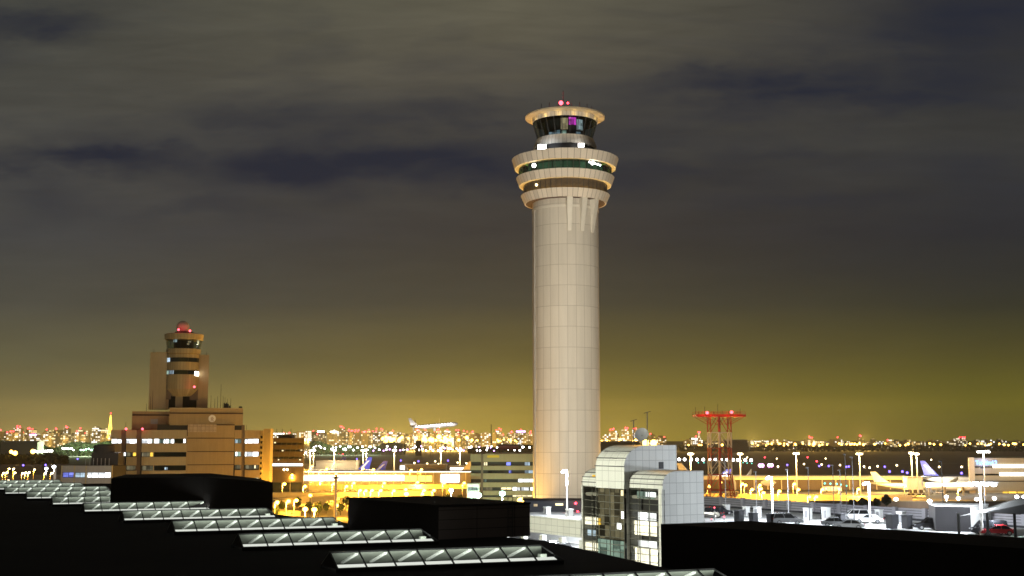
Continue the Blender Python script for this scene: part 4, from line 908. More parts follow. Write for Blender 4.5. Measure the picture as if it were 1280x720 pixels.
# ------------------------------------------------------------------ red and white lattice radio tower
YR = 430.0
Rr = thing('radio_tower', 'red and white lattice radio tower with a wide antenna platform and two red lamps', 'radio tower', (PX(899.5, YR + 4, 560), YR + 4, 0))
cx = PX(899.5, YR + 4, 560); cy = YR + 4; hw = 12.7 * YR / F
lv = [PZ(v, YR) for v in (655, 634, 613, 593.5, 576, 560, 540.5)] ; lv[0] = 0.0; top_ = PZ(519, YR)
hws = [hw * 1.55, hw * 1.35, hw * 1.12] + [hw] * 4
lats = {'red_paint': MB(), 'pale_paint': MB()}
mats_ = ['red_paint', 'pale_paint', 'red_paint', 'pale_paint', 'red_paint', 'pale_paint']
def corners(h_, z_): return [Vector((cx + sx * h_, cy + sy * h_, z_)) for sx, sy in ((-1, -1), (1, -1), (1, 1), (-1, 1))]
lvl = lv + [top_]; hwl = hws + [hw]
for i in range(len(lvl) - 1):
    mt = (mats_ + ['red_paint'])[i] if i < 6 else 'red_paint'
    mt = ['red_paint', 'red_paint', 'red_paint', 'pale_paint', 'red_paint', 'pale_paint', 'red_paint'][i]
    b_ = MB(); c0_, c1_ = corners(hwl[i], lvl[i]), corners(hwl[i + 1], lvl[i + 1])
    for k in range(4):
        k2 = (k + 1) % 4
        b_.tube(c0_[k], c1_[k], .19, 6); b_.tube(c1_[k], c1_[k2], .16, 4)
        mid = (c1_[k] + c1_[k2]) / 2; low_ = (c0_[k] + c0_[k2]) / 2
        b_.tube(c0_[k], mid, .15, 4); b_.tube(c0_[k2], mid, .15, 4)
        qm0, qm1 = (c0_[k] + mid) / 2, (c0_[k2] + mid) / 2
        b_.tube(qm0, (c0_[k] + c1_[k]) / 2, .06, 4); b_.tube(qm1, (c0_[k2] + c1_[k2]) / 2, .06, 4)
    b_.tube((cx, cy, lvl[i]), (cx, cy, lvl[i + 1]), .48, 6); b_.build('lattice_section', mt, Rr)
pw = 31 * YR / F; m_ = MB(); m_.box(cx - pw, cx + pw, cy - 4.2, cy + 4.2, top_ - .55, top_ + .25)
m_.build('platform', 'red_paint', Rr)
m_ = MB()
for k in range(17):
    xx = cx - pw + 2 * pw * k / 16
    for yy_ in (cy - 4.2, cy + 4.2): m_.tube((xx, yy_, top_), (xx, yy_, top_ + 1.25), .06, 4)
for yy_ in (cy - 4.2, cy + 4.2):
    for zz_ in (.5, 1.2): m_.tube((cx - pw, yy_, top_ + zz_), (cx + pw, yy_, top_ + zz_), .06, 4)
    for sx in (-1, 1):
        m_.tube((cx + sx * pw, yy_, top_ - .1), (cx + sx * hw, yy_, PZ(530, YR)), .12, 4); m_.tube((cx + sx * (pw + hw) / 2, yy_, top_ - .1), (cx + sx * hw, yy_, PZ(525, YR)), .10, 4)
        m_.tube((cx + sx * pw * .35, yy_, top_ - .1), (cx, yy_, PZ(531, YR)), .10, 4)
m_.build('railing', 'red_paint', Rr)
for u, v in ((870.5, 508.5), (874.5, 514), (882, 508), (887, 513), (893, 514), (898.5, 504.5), (904, 513), (912, 513), (917, 512), (926.5, 510.5), (923, 514)):
    xx = PX(u, YR, 515); MB().tube((xx, cy - 2, top_), (xx, cy - 2, PZ(v, YR)), .07, 5).build('antenna_rod', 'dark_metal', Rr)
for u, v in ((884, 516), (914.5, 515.3)):
    c_ = P(u, v, YR - 1); MB().ball(c_, .55, 8).build('red_lamp', 'lamp_redhot', Rr); point((c_.x, c_.y - 1.2, c_.z + .6), 800, (1, .05, .04), Rr); MB().tube((c_.x, c_.y, top_), c_, .1, 5).build('lamp_stem', 'dark_metal', Rr)

# ------------------------------------------------------------------ lamp families
def fit_height(o, h, nh_):
    """longer or shorter pole, same head"""
    for ch in o.children:
        if ch.type == 'LIGHT': ch.location.z = ch['z0'] + nh_ - h if 'z0' in ch.keys() else ch.location.z + nh_ - h
        elif ch.name.startswith(('pole', 'stub')): ch.scale.z = nh_ / h
        else: ch.location.z = nh_ - h
def lamp_proto(name, label, cat, h, head_mat, head_r, arm, col, power, group, pole_r=.11, pole_mat='grey_metal', cone=False):
    o = thing(name, label, cat, (0, 0, 0), 0, group)
    MB().tube((0, 0, 0), (0, 0, h), pole_r * 1.4, 7, pole_r).build('pole', pole_mat, o)
    if arm: MB().tube((0, 0, h - .2), (arm, 0, h + .25), .07, 5).build('arm', pole_mat, o)
    m_ = MB().ball((arm, 0, h), head_r, 7, .8); m_.build('lamp_head', head_mat, o)
    if power: pl_ = point((arm, -.2, h - head_r * 1.3 - .25), power, col, o, .5); pl_['z0'] = pl_.location.z
    return o
def place(proto, first, u, v, Y, label=None, rz=None, h=None, scale=None):
    """proto copied so that its head shows at photo pixel (u, v) at distance Y, foot on the ground"""
    o = proto if first else copy_tree(proto)
    x_ = PX(u, Y, v); o.location = (x_, Y, 0)
    if h: fit_height(o, h, max(.8, PZ(v, Y)))
    if label: o['label'] = label
    if rz is not None: o.rotation_euler = (0, 0, rz)
    return o
# sodium street lamps by the roads, left of the tower
gS = 'sodium street lamps by the orange roads'
pS = lamp_proto('street_lamp', 'sodium street lamp among the orange lit roads left of the control tower', 'street lamp', 11, 'lamp_sodium', .78, .9, SODIUM, 34000, gS)
LS = [(363, 594, 600), (368.5, 590, 640), (353, 605, 560), (379, 608, 570), (358, 626.5, 470), (367.5, 625.6, 470), (343.5, 628, 460), (418, 632, 470), (415, 605, 580), (407, 586, 730), (398, 590, 700), (418, 593, 680), (448, 613, 540), (455, 613.5, 540), (463, 613, 540), (473.5, 613.3, 540), (490, 613.5, 540), (528, 613, 545), (540, 613, 545), (526, 617.5, 520), (512, 588, 700), (525, 587, 720), (467, 594, 690), (492.5, 594, 690), (452, 586, 740), (465, 587, 740), (388, 583, 760), (388, 596, 640), (431, 608, 580), (436, 594, 690), (505, 612, 560), (553, 604, 600), (578, 604, 610), (400, 601, 620), (440, 604, 600), (478, 604, 610), (520, 603, 620)]
for i, (u, v, Y) in enumerate(LS): place(pS, i == 0, u, v, Y, None, random.uniform(-.5, .5), 11)
pB = lamp_proto('street_lamp', 'large glaring sodium lamp low over the orange forecourt beside the dark plant room', 'street lamp', 7, 'lamp_sodium', 1.0, 0, SODIUM, 36000, 'large sodium lamps low over the forecourt')
for i, (u, v, Y) in enumerate([(381.5, 636.5, 450), (393, 637, 450), (508, 617.5, 470), (651, 625.5, 340)]): place(pB, i == 0, u, v, Y, 'small amber lamp at the foot of the control tower shaft' if i == 3 else ('very bright amber lamp just above the middle dark plant room' if i == 2 else None), None, 7)
pR = lamp_proto('street_lamp', 'sodium street lamp on the orange lit roads behind the car park deck barrier', 'street lamp', 9, 'lamp_sodium', .78, .8, SODIUM, 40000, 'sodium street lamps behind the car park')
for i, (u, v, Y) in enumerate([(899, 603, 620), (884, 608, 560), (926, 605, 600), (930, 606.5, 590), (948, 606.5, 600), (952, 616, 520), (949, 611, 560), (972, 614, 540), (991, 605, 610), (996, 612, 560), (1009, 621, 500), (1018, 621, 500), (938, 612, 560), (1130, 607.5, 620), (1197, 612, 600), (1071, 611.5, 560), (1026, 612, 590), (1048, 612, 590)]): place(pR, i == 0, u, v, Y, None, random.uniform(-.5, .5), 9)
pL = lamp_proto('street_lamp', 'sodium street lamp in the far car park beyond the skylights', 'street lamp', 9, 'lamp_warm', .62, .8, SODIUM, 16000, 'sodium lamps beyond the skylights')
for i, (u, v, Y) in enumerate([(7, 591, 740), (17, 591, 740), (27, 591.5, 740), (35, 590.6, 740), (55, 591.6, 740), (63, 591.6, 740), (10, 586, 860), (16, 586, 860), (42, 587, 860), (31, 591, 740), (9, 601, 600), (3, 591.5, 740)]): place(pL, i == 0, u, v, Y, 'largest amber lamp low beyond the skylights' if i == 10 else None, random.uniform(-.5, .5), 9)
# white car park lamps
pW = lamp_proto('street_lamp', 'white lamp with a conical glow at the foot of the lit terminal beyond the barrier', 'street lamp', 6, 'lamp_white', .85, 0, WHITE, 9000, 'white lamps before the lit terminal')
for i, (u, v, Y) in enumerate([(1162, 626.5, 430), (1183, 621, 520), (1198, 623, 500), (1221, 624, 500), (1243, 623, 500), (1120, 624, 480), (1271, 621, 520), (1280, 621, 520)]): place(pW, i == 0, u, v, Y, None, None, 6)
pF = lamp_proto('floodlight', 'glaring white floodlight on a post beside the low grey office', 'floodlight', 14, 'lamp_cool', .85, 0, WHITE, 5000, 'white floodlights near the offices')
for i, (u, v, Y, lb) in enumerate([(67.5, 583.5, 560, 'glaring white floodlight on a post beside the low grey office'), (58, 585.7, 640, 'smaller white floodlight beyond the low grey office'), (564, 613, 470, 'white floodlight just above the middle dark plant room')]): place(pF, i == 0, u, v, Y, lb, None, 14)
pG = lamp_proto('floodlight', 'teal white floodlight glaring before the tan office', 'floodlight', 10, 'lamp_green', 1.0, 0, (.5, 1, .75), 7000, 'teal floodlights before the tan office')
for i, (u, v, Y, lb) in enumerate([(590, 618.5, 395, 'teal white floodlight glaring before the pale kiosk, first of the pair there'), (598, 619, 395, 'teal white floodlight glaring before the pale kiosk, nearer the tan office'), (628, 617, 395, 'single greenish floodlight before the window rows of the tan office')]): place(pG, i == 0, u, v, Y, lb, None, 10)
# orange wash on the old block: sodium lamps added on the road before it
pO = lamp_proto('street_lamp', 'sodium lamp added in front of the brown stepped block to light it', 'street lamp', 12, 'lamp_sodium', .6, 0, SODIUM, 1.0, 'sodium lamps added before the brown block', pole_mat='dark_metal')
OLD_POS = [(-66, 398, 12), (-92, 392, 12), (-120, 390, 12)]
for i, (xx, yy_, hh) in enumerate(OLD_POS):
    o = pO if i == 0 else copy_tree(pO); o.location = (xx, yy_, 0)
# high masts over the apron
def mast(u, v, Y, label, wide=1.3, mat='lamp_warm', power=26000, col=WARM, n=4):
    x_ = PX(u, Y, v); zt_ = PZ(v, Y); o = thing('high_mast_light', label, 'mast light', (x_, Y, 0), 0, 'high mast lights over the apron')
    MB().tube((x_, Y, 0), (x_, Y, zt_), .42, 8, .26).build('mast', 'pale_paint', o, True)
    MB().box(x_ - wide, x_ + wide, Y - .3, Y + .3, zt_ + .2, zt_ + .5).build('lamp_frame', 'grey_metal', o)
    m_ = MB()
    for i in range(n): m_.ball((x_ - wide + 2 * wide * (i + .5) / n, Y - .3, zt_ - .25), .62, 6, .7)
    m_.build('lamp_head', mat, o)
    if power: point((x_, Y - 3.5, zt_ - 2.5), power, col, o, 1.0)
    return o
mast(863, 567, 640, 'high mast light above the white stair tower roof edge', power=22000); mast(925, 567, 680, 'high mast light just beside the red lattice tower', power=22000); mast(995, 566.5, 680, 'high mast light over the apron between the lattice tower and the aircraft tails', 1.7)
mast(1074, 567, 680, 'high mast light in front of the yellow lit aircraft tail', 1.8); mast(1139, 566, 700, 'tall mast light of the close pair beside the blue aircraft tail, farther from the tail'); mast(1145.5, 567, 690, 'tall mast light of the close pair beside the blue aircraft tail, nearer the tail')
mast(1229, 564.5, 660, 'high mast light with a wide head above the blue terminal sign', 3.6, 'lamp_white', 30000, WHITE, 6)
for (u, v, Y) in ((388, 563, 900), (418, 562.5, 980), (454, 562.5, 960), (458, 562, 990), (493, 562.5, 960), (551, 563, 960), (575, 562.5, 940), (392, 562.5, 930)):
    mast(u, v, Y, 'pale high mast light over the distant apron left of the control tower', 1.6, 'lamp_white' if u != 388 else 'lamp_warm', 30000, WARM, 3)

# ------------------------------------------------------------------ roads left of the tower
def viaduct(pts, z0, z1, wd, label, mat='concrete'):
    o = thing('road_viaduct', label, 'viaduct', (pts[0][0], pts[0][1], 0)); m_ = MB(); pq = (MB(), MB()); n = len(pts)
    nr = []
    for i, p_ in enumerate(pts):
        a = Vector(pts[max(0, i - 1)]); b = Vector(pts[min(n - 1, i + 1)]); d = (b - a).to_2d().normalized() if (b - a).length else Vector((1, 0)); nr.append(Vector((-d.y, d.x)))
    for i in range(n - 1):
        za, zb_ = z0 + (z1 - z0) * i / (n - 1), z0 + (z1 - z0) * (i + 1) / (n - 1)
        a, b = Vector(pts[i]), Vector(pts[i + 1]); na, nb = nr[i] * wd / 2, nr[i + 1] * wd / 2
        q = [(a - na, za), (b - nb, zb_), (b + nb, zb_), (a + na, za)]
        m_.add([(p.x, p.y, zz_ - 1.3) for p, zz_ in q] + [(p.x, p.y, zz_) for p, zz_ in q], [(3, 2, 1, 0), (4, 5, 6, 7), (0, 1, 5, 4), (1, 2, 6, 5), (2, 3, 7, 6), (3, 0, 4, 7)])
        for s_, pp in zip((-1, 1), pq):
            a0, b0 = a + s_ * na, b + s_ * nb; a1, b1 = a + s_ * na * .96, b + s_ * nb * .96
            pp.add([(a0.x, a0.y, za - .2), (b0.x, b0.y, zb_ - .2), (b1.x, b1.y, zb_ - .2), (a1.x, a1.y, za - .2), (a0.x, a0.y, za + 1.0), (b0.x, b0.y, zb_ + 1.0), (b1.x, b1.y, zb_ + 1.0), (a1.x, a1.y, za + 1.0)], [(3, 2, 1, 0), (4, 5, 6, 7), (0, 1, 5, 4), (1, 2, 6, 5), (2, 3, 7, 6), (3, 0, 4, 7)])
    m_.build('deck', mat, o); [pp.build('parapet', mat, o) for pp in pq]
    for i in range(1, n - 1):
        za = z0 + (z1 - z0) * i / (n - 1)
        if za > 2.4: a = Vector(pts[i]); MB().box(a.x - 1, a.x + 1, a.y - 1.5, a.y + 1.5, 0, za - 1.3).build('pier', mat, o)
    return o
M('viaduct_concrete', (.42, .39, .33), .85, var=.2, streak=.1)
L2 = lambda u, Y: (PX(u, Y, 610), Y)
viaduct([L2(300 + 26 * i, 620 + i) for i in range(13)], 6.2, 6.4, 11, 'long straight road viaduct on piers, farther of the two left of the control tower', 'viaduct_concrete')
viaduct([L2(300 + 24 * i, 548 + 2 * i) for i in range(11)], 5.2, 5.6, 11, 'long straight road viaduct on piers, nearer of the two left of the control tower', 'viaduct_concrete')
arc = [(PX(420, 520) + 24 * cos(a) - 6, 512 + 30 * sin(a)) for a in [radians(80 + 15 * i) for i in range(13)]]
viaduct(arc, 4.8, .8, 8, 'curving ramp that swings down from the viaduct to the forecourt', 'viaduct_concrete')
viaduct([L2(880 + 26 * i, 590 - i * 3) for i in range(11)], 3.2, 3.4, 10, 'low road viaduct behind the car park deck and radio tower', 'viaduct_concrete')

# tall pale mast with a saucer head before the viaducts, trees and a bus on the forecourt
Ym = 300; b_ = P(419, 640, Ym); o = thing('saucer_mast', 'tall pale mast with a dark saucer head in front of the viaducts', 'mast', (b_.x, Ym, 0))
MB().tube((b_.x, Ym, 0), (b_.x, Ym, PZ(597, Ym)), .42, 12, .30).build('pole', 'pale_paint', o, True)
MB().lathe((b_.x, Ym, 0), [(.3, PZ(598.6, Ym)), (1.6, PZ(597.6, Ym)), (1.5, PZ(596.8, Ym)), (.3, PZ(596.2, Ym))], 20, False).build('saucer', 'dark_metal', o)
MB().box(b_.x - .25, b_.x + .25, Ym - .3, Ym + .3, PZ(596.2, Ym), PZ(593.4, Ym)).build('camera_box', 'dark_metal', o)
point((b_.x - 9, Ym - 6, 9), 9000, SODIUM, None, 1, 'street_light_spill')
def street_tree(u, v, h_, Y, seed):
    rnd = random.Random(seed); x_ = PX(u, Y, v); o = thing('street_tree', 'small dark street tree beside the orange lit forecourt roads', 'tree', (x_, Y, 0), 0, 'street trees on the forecourt')
    MB().tube((x_, Y, 0), (x_, Y, h_ * .7), .16, 6, .07).build('trunk', 'bark', o); m_ = MB()
    for i in range(420):
        d = Vector((rnd.gauss(0, 1), rnd.gauss(0, 1), rnd.gauss(0, 1))).normalized() * rnd.random() ** .4
        p_ = Vector((x_ + d.x * h_ * .32, Y + d.y * h_ * .32, h_ * .66 + d.z * h_ * .36)); s_ = rnd.uniform(.10, .28)
        a = Vector((rnd.gauss(0, 1), rnd.gauss(0, 1), rnd.gauss(0, 1))).normalized(); b = a.orthogonal().normalized() * s_; e_ = a.cross(b)
        m_.quad(p_ - b - e_, p_ + b - e_, p_ + b * .6 + e_, p_ - b * .6 + e_)
    m_.build('crown', 'leaf', o)
for i, (u, Y) in enumerate([(346, 470), (352, 500), (372, 520), (386, 505), (398, 480), (408, 500), (426, 490), (433, 530), (400, 560), (355, 560), (446, 585), (486, 585), (500, 588), (535, 585), (560, 560), (575, 580)]): street_tree(u, 625, 4.2 + 1.6 * ((i * 7) % 5) / 4, Y, 40 + i)
def bus(u, v, deg, label, mat):
    p_ = G(u, v, .02); o = thing('bus', label, 'bus', tuple(p_), 0); L = 5.4
    o.location = (0, 0, 0); MB().box(-L, L, -1.22, 1.22, .45, 3.1).build('body', mat, o); MB().box(-L + .3, L - .5, -1.2, 1.2, 3.1, 3.25).build('roof', 'grey_metal', o)
    for s_ in (-1, 1): MB().box(-L + .4, L - .4, s_ * 1.235 - .012, s_ * 1.235 + .012, 1.5, 2.6).build('side_windows', 'win_warm', o)
    MB().box(L + .003, L + .03, -1.05, 1.05, 1.3, 2.8).build('windscreen', 'car_glass', o)
    for xx in (-3.2, 3.4):
        for s_ in (-1, 1): MB().tube((xx, s_ * 1.0, .5), (xx, s_ * 1.26, .5), .5, 14).build('wheel', 'tyre', o)
    o.location = p_; o.rotation_euler = (0, 0, radians(deg))
bus(402, 628.5, 8, 'white bus with lit side windows on the orange forecourt', 'car_white'); bus(360, 634, -12, 'silver bus with lit windows beside the plant room before the brown block', 'car_silver'); bus(1040, 615, -6, 'white bus on the yellow road behind the car park barrier', 'car_white')

# terminal across the roads with its glowing kerbside front
Y_ = 770; qx = lambda u, Y=770: PX(u, Y, 590); qz = lambda v, Y=770: PZ(v, Y)
tk = thing('kerbside_terminal', 'long low terminal with a white and yellow glowing kerbside front beyond the viaducts', 'terminal', (qx(490), Y_, 0))
MB().box(qx(379), qx(602), Y_ + 1, Y_ + 30, 0, qz(590.5)).build('wall', 'terminal_roof', tk)
MB().box(qx(378), qx(603), Y_ - 3, Y_ + 31, qz(590.5), qz(589)).build('roof', 'terminal_roof', tk)
MB().box(qx(380), qx(505), Y_ + .6, Y_ + .9, qz(601), qz(594)).build('lit_front', 'band_glow', tk)
MB().box(qx(505.3), qx(540), Y_ + .6, Y_ + .9, qz(602), qz(594.5)).build('lit_front', 'band_sodium', tk)
MB().box(qx(551), qx(574), Y_ + .6, Y_ + .9, qz(603), qz(593)).build('lit_front', 'band_glow', tk)
for i in range(22): MB().box(qx(382 + 10 * i), qx(382.7 + 10 * i), Y_ - 2.5, Y_ - 2, 0, qz(590.5)).build('column', 'white_paint', tk)
MB().box(qx(380), qx(600), Y_ - 3.2, Y_ - 3.05, qz(589.9), qz(589.3)).build('eave_light', 'band_glow', tk)
MB().box(qx(440), qx(510), Y_ - 90, Y_ - 88, PZ(610, Y_ - 90), PZ(607.8, Y_ - 90)).build('canopy_sign', 'band_glow', tk)
for (u0, u1, v0, Y, lb, em_) in ((395, 445, 576.8, 980, 'long grey flat roofed pier building below the blue aircraft tails', None), (500, 557, 581.5, 880, 'grey pier building with a bright white end wall beyond the glowing kerbside', 'win_white'), (562, 600, 583.5, 860, 'low cream pier building beside the tan office', 'band_glow')):
    o = thing('pier_building', lb, 'pier building', (PX(u0, Y), Y, 0)); z_ = PZ(v0, Y)
    MB().box(PX(u0, Y), PX(u1, Y), Y, Y + 22, 0, z_).build('wall', 'grey_wall', o); MB().box(PX(u0, Y) - .5, PX(u1, Y) + .5, Y - .5, Y + 22.5, z_, z_ + .5).build('roof', 'terminal_roof', o)
    if em_ == 'win_white': MB().box(PX(u0, Y), PX(u0 + 6, Y), Y - .2, Y - .05, 1, z_ - .3).build('end_light', 'win_white', o)
    if em_ == 'band_glow': MB().box(PX(u0, Y) + .5, PX(u1, Y) - .5, Y - .3, Y - .05, z_ - 3.4, z_ - .6).build('lit_front', 'band_glow', o)
    MB().box(PX(u0, Y), PX(u1, Y), Y - .3, Y - .05, .5, 1.6).build('base_light', 'win_cream', o)

# ------------------------------------------------------------------ right side: pier, terminal with blue sign
Y_ = 740; qx = lambda u, Y=740: PX(u, Y, 600); qz = lambda v, Y=740: PZ(v, Y)
pb = thing('boarding_pier', 'long low yellow lit boarding pier behind the roads, running toward the blue aircraft tail', 'pier building', (qx(1020), Y_, 0))
MB().box(qx(878), qx(1134), Y_, Y_ + 14, 0, qz(599.5)).build('wall', 'dark_wall', pb)
MB().box(qx(877), qx(1135), Y_ - .8, Y_ + 15, qz(599.5), qz(595)).build('fascia', 'pale_paint', pb)
MB().box(qx(915), qx(1133), Y_ - 1.5, Y_ - 1.2, qz(599.3), qz(598.5)).build('eave_light', 'band_sodium', pb)
for i in range(12): MB().box(qx(925 + 17 * i), qx(926 + 17 * i), Y_ - .5, Y_ - .02, 0, qz(599.5)).build('pier_column', 'pale_paint', pb)
for i in range(4): point((qx(930 + 60 * i), Y_ - 9, 9), 1800, SODIUM, pb)
gh = thing('gate_house', 'beige windowless gate house on stilts between the two aircraft tails', 'gate house', (PX(1143, 690), 690, 0))
MB().box(PX(1134.5, 690, 600), PX(1153.5, 690, 600), 690, 698, PZ(612, 690), PZ(597, 690)).build('wall', 'pale_paint', gh)
MB().box(PX(1134, 690, 600), PX(1154, 690, 600), 689.7, 698.3, PZ(597, 690), PZ(596, 690)).build('roof', 'office_wall', gh)
for u in (1137, 1144, 1151): MB().box(PX(u - 1, 690), PX(u + 1, 690), 691, 693, 0, PZ(612, 690)).build('stilt', 'dark_wall', gh)
Y_ = 690; tr = thing('passenger_terminal', 'beige terminal with a blue glowing sign and white lit window strips', 'terminal', (PX(1245, Y_), Y_, 0)); qx = lambda u, Y=690: PX(u, Y, 590); qz = lambda v, Y=690: PZ(v, Y)
M('beige_wall', (.44, .41, .30), .8, var=.1, streak=.1)
MB().prism([(qx(1212), Y_), (qx(1330), Y_), (qx(1330), Y_ + 40), (PX(1214, Y_ + 40, 590), Y_ + 40)], 0, qz(572.5)).build('wall', 'beige_wall', tr)
MB().box(qx(1210.5), qx(1217.5), Y_ - 1.2, Y_ - .3, 0, qz(572)).build('corner_tower', 'pale_paint', tr)
for v0, v1 in ((582.8, 584.4), (592.2, 594.4), (601, 606)): MB().box(qx(1217.6), qx(1330), Y_ - .25, Y_ - .05, qz(v1), qz(v0)).build('window_strip', 'dark_glass', tr)
MB().box(qx(1241), qx(1330), Y_ - .6, Y_ - .28, qz(584.6), qz(580.6)).build('lit_strip', 'band_glow', tr)
MB().box(qx(1249), qx(1330), Y_ - .6, Y_ - .28, qz(594.8), qz(590.8)).build('lit_strip', 'band_glow', tr)
MB().box(qx(1252), qx(1330), Y_ - .6, Y_ - .28, qz(618), qz(614.5)).build('entrance_glow', 'win_yellow', tr)
MB().box(qx(1218), qx(1300), Y_ - .8, Y_ - .1, qz(613.5), qz(602)).build('lower_front', 'beige_wall', tr)
fc = bpy.data.curves.new('sign_lettering', 'FONT'); fc.body = 'Terminal 2'; fc.size = 3.3; fc.extrude = .12; fc.materials.append(MATS['sign_blue'])
fo = bpy.data.objects.new('sign_lettering', fc); COL.objects.link(fo); fo.rotation_euler = (pi / 2, 0, 0); fo.parent = tr
fo.location = Vector((qx(1219.5), Y_ - .4, qz(580.8))) - tr.location; fc.space_character = .86
bpy.context.view_layer.update(); fme = bpy.data.meshes.new_from_object(fo.evaluated_get(bpy.context.evaluated_depsgraph_get())); fq = bpy.data.objects.new('sign_text', fme); COL.objects.link(fq)
fq.parent = tr; fq.location = fo.location; fq.rotation_euler = fo.rotation_euler; bpy.data.objects.remove(fo); fq.name = 'sign_lettering'
point((qx(1230), Y_ - 3, qz(578)), 1200, (.2, .35, 1), tr)
bb = thing('boarding_bridge', 'white lit boarding bridge between the beige gate house and the terminal', 'boarding bridge', (PX(1182, 660), 660, 0))
MB().box(PX(1156, 660), PX(1208, 660), 660, 664, PZ(609, 660), PZ(603, 660)).build('corridor', 'white_paint', bb)
MB().box(PX(1157, 660), PX(1207, 660), 659.7, 659.95, PZ(607.5, 660), PZ(604, 660)).build('lit_window', 'band_glow', bb)
for u in (1160, 1180, 1203): MB().box(PX(u, 660), PX(u + 1.5, 660), 661, 662.5, 0, PZ(609, 660)).build('leg', 'grey_metal', bb)
MB().ball((PX(1158, 660), 659, PZ(606, 660)), 1.4, 8, .8).build('lamp', 'lamp_white', bb)
ro = thing('road_sign', 'pale road sign panel with dark lettering beside the radio tower foot', 'sign', (PX(914, 520), 520, 0))
MB().box(PX(906, 520, 618), PX(923, 520, 618), 520, 520.25, PZ(621.5, 520), PZ(614, 520)).build('panel', 'pale_paint', ro)
for u in (908, 921): MB().tube((PX(u, 520), 520.4, 0), (PX(u, 520), 520.4, PZ(615, 520)), .1, 5).build('post', 'grey_metal', ro)
M('sign_ink', (.05, .015, .04), .7); m_ = MB()
for (u0, v0, u1, v1) in ((908, 616, 911, 620), (911, 616, 908, 620), (912.5, 616, 912.5, 620), (912.5, 618, 915, 616), (912.5, 618, 915, 620), (916, 620, 917.3, 616), (917.3, 616, 918.6, 620), (919.6, 615.5, 921.8, 615.5), (921.8, 615.5, 920.4, 619.8)):
    m_.tube((PX(u0, 519.9, 618), 519.93, PZ(v0, 520)), (PX(u1, 519.9, 618), 519.93, PZ(v1, 520)), .14, 4)
m_.build('lettering', 'sign_ink', ro)

# ------------------------------------------------------------------ aircraft
def airliner(label, fin, lit=False, stripe=None):
    o = thing('airliner', label, 'airliner'); L, r_ = 60.0, 2.9
    prof = [(.05, -30), (.9, -27), (1.7, -22), (2.5, -16), (r_, -10), (r_, 20), (2.6, 25), (1.7, 28.2), (.05, 30)]
    m_ = MB(); n = 20; zc_ = 4.6
    vs = []; fs = []
    for j, (rr, xx) in enumerate(prof):
        up = 1.6 * max(0, (-xx - 10) / 20) ** 1.3
        for i in range(n): a = 2 * pi * i / n; vs.append((xx, rr * cos(a), zc_ + up + rr * sin(a)))
    for j in range(len(prof) - 1):
        for i in range(n): fs.append((j * n + i, j * n + (i + 1) % n, (j + 1) * n + (i + 1) % n, (j + 1) * n + i))
    m_.add(vs, fs).build('fuselage', 'plane_white', o, True)
    fn = [(-20, -.25, 7.6), (-24.5, -.25, 12.2), (-28.2, -.25, 16.9), (-31.2, -.25, 16.9), (-29, -.25, 8.0)]
    MB().extr(fn, (0, .5, 0)).build('tail_fin', fin, o)
    if stripe: MB().extr([(-24.6, -.29, 9.0), (-29.2, -.29, 14.4), (-27.6, -.29, 14.2), (-22.2, -.29, 8.8)], (0, .58, 0)).build('fin_stripe', stripe, o)
    for s_ in (-1, 1):
        MB().extr([(7, s_ * 2, 3.6), (-2, s_ * 2, 3.6), (-10, s_ * 28, 5.6), (-7, s_ * 28, 5.6)], (0, 0, .35)).build('wing', 'plane_white', o)
        MB().extr([(-24, s_ * .8, 6.8), (-28, s_ * .8, 6.8), (-31, s_ * 10, 7.4), (-29, s_ * 10, 7.4)], (0, 0, .25)).build('tailplane', 'plane_white', o)
        MB().lathe((0, 0, 0), [(1.2, -2), (1.5, 0), (1.4, 2.2), (.9, 2.2)], 14, False).build('engine', 'plane_white', o)
        e_ = o.children[-1]; e_.rotation_euler = (0, pi / 2, 0); e_.location = (3.5, s_ * 9, 2.4)
        wm = MB()
        for k in range(40): xx = -15 + .85 * k; wm.obox((xx, s_ * 2.84, 5.3), (.16, 0, 0), (0, .05, 0), (0, 0, .2))
        wm.build('cabin_windows', 'win_warm' if lit else 'dark_glass', o)
        MB().box(-1, 0, s_ * 2.6 - .3, s_ * 2.6 + .3, 0, 2.4).build('landing_gear', 'dark_metal', o)
    MB().box(20, 20.8, -.3, .3, 0, 2.4).build('landing_gear', 'dark_metal', o)
    return o
def set_plane(o, u, v, Y, deg, sc_=1.0):
    """fin tip at pixel (u, v)"""
    a = radians(deg); off = Matrix.Rotation(a, 3, 'Z') @ (Vector((-29.7, 0, 16.9)) * sc_); p_ = P(u, v, Y)
    o.location = (p_.x - off.x, p_.y - off.y, 0); o.rotation_euler = (0, 0, a); k = p_.z / 16.9; o.scale = (sc_, sc_, k if abs(k - 1) < .45 else 1)
p1 = airliner('parked airliner with a blue tail fin beside the beige terminal', 'plane_blue', stripe='plane_white'); set_plane(p1, 1153, 576, 760, -18)
p2 = airliner('parked airliner with a pale tail fin glowing yellow before the boarding pier', 'plane_white'); set_plane(p2, 1091, 589.5, 720, -35)
p3 = copy_tree(p1); p3['label'] = 'distant airliner with a blue and white tail beyond the grey pier, nearest the old block'; set_plane(p3, 431, 571, 1080, 180)
p4 = copy_tree(p1); p4['label'] = 'distant airliner with the taller dark blue tail beside the glowing kerbside'; set_plane(p4, 463, 571.5, 930, 172)
p5 = copy_tree(p1); p5['label'] = 'distant white airliner in full side view with a small blue tail'; set_plane(p5, 482, 576.5, 900, 184)
p6 = copy_tree(p2); p6['label'] = 'cream lit airliner tail just left of the tan office'; set_plane(p6, 589, 577, 800, 190)
p7 = copy_tree(p1); p7['label'] = 'airliner with a blue tail standing behind the feet of the radio tower'; set_plane(p7, 912, 586, 790, 176)
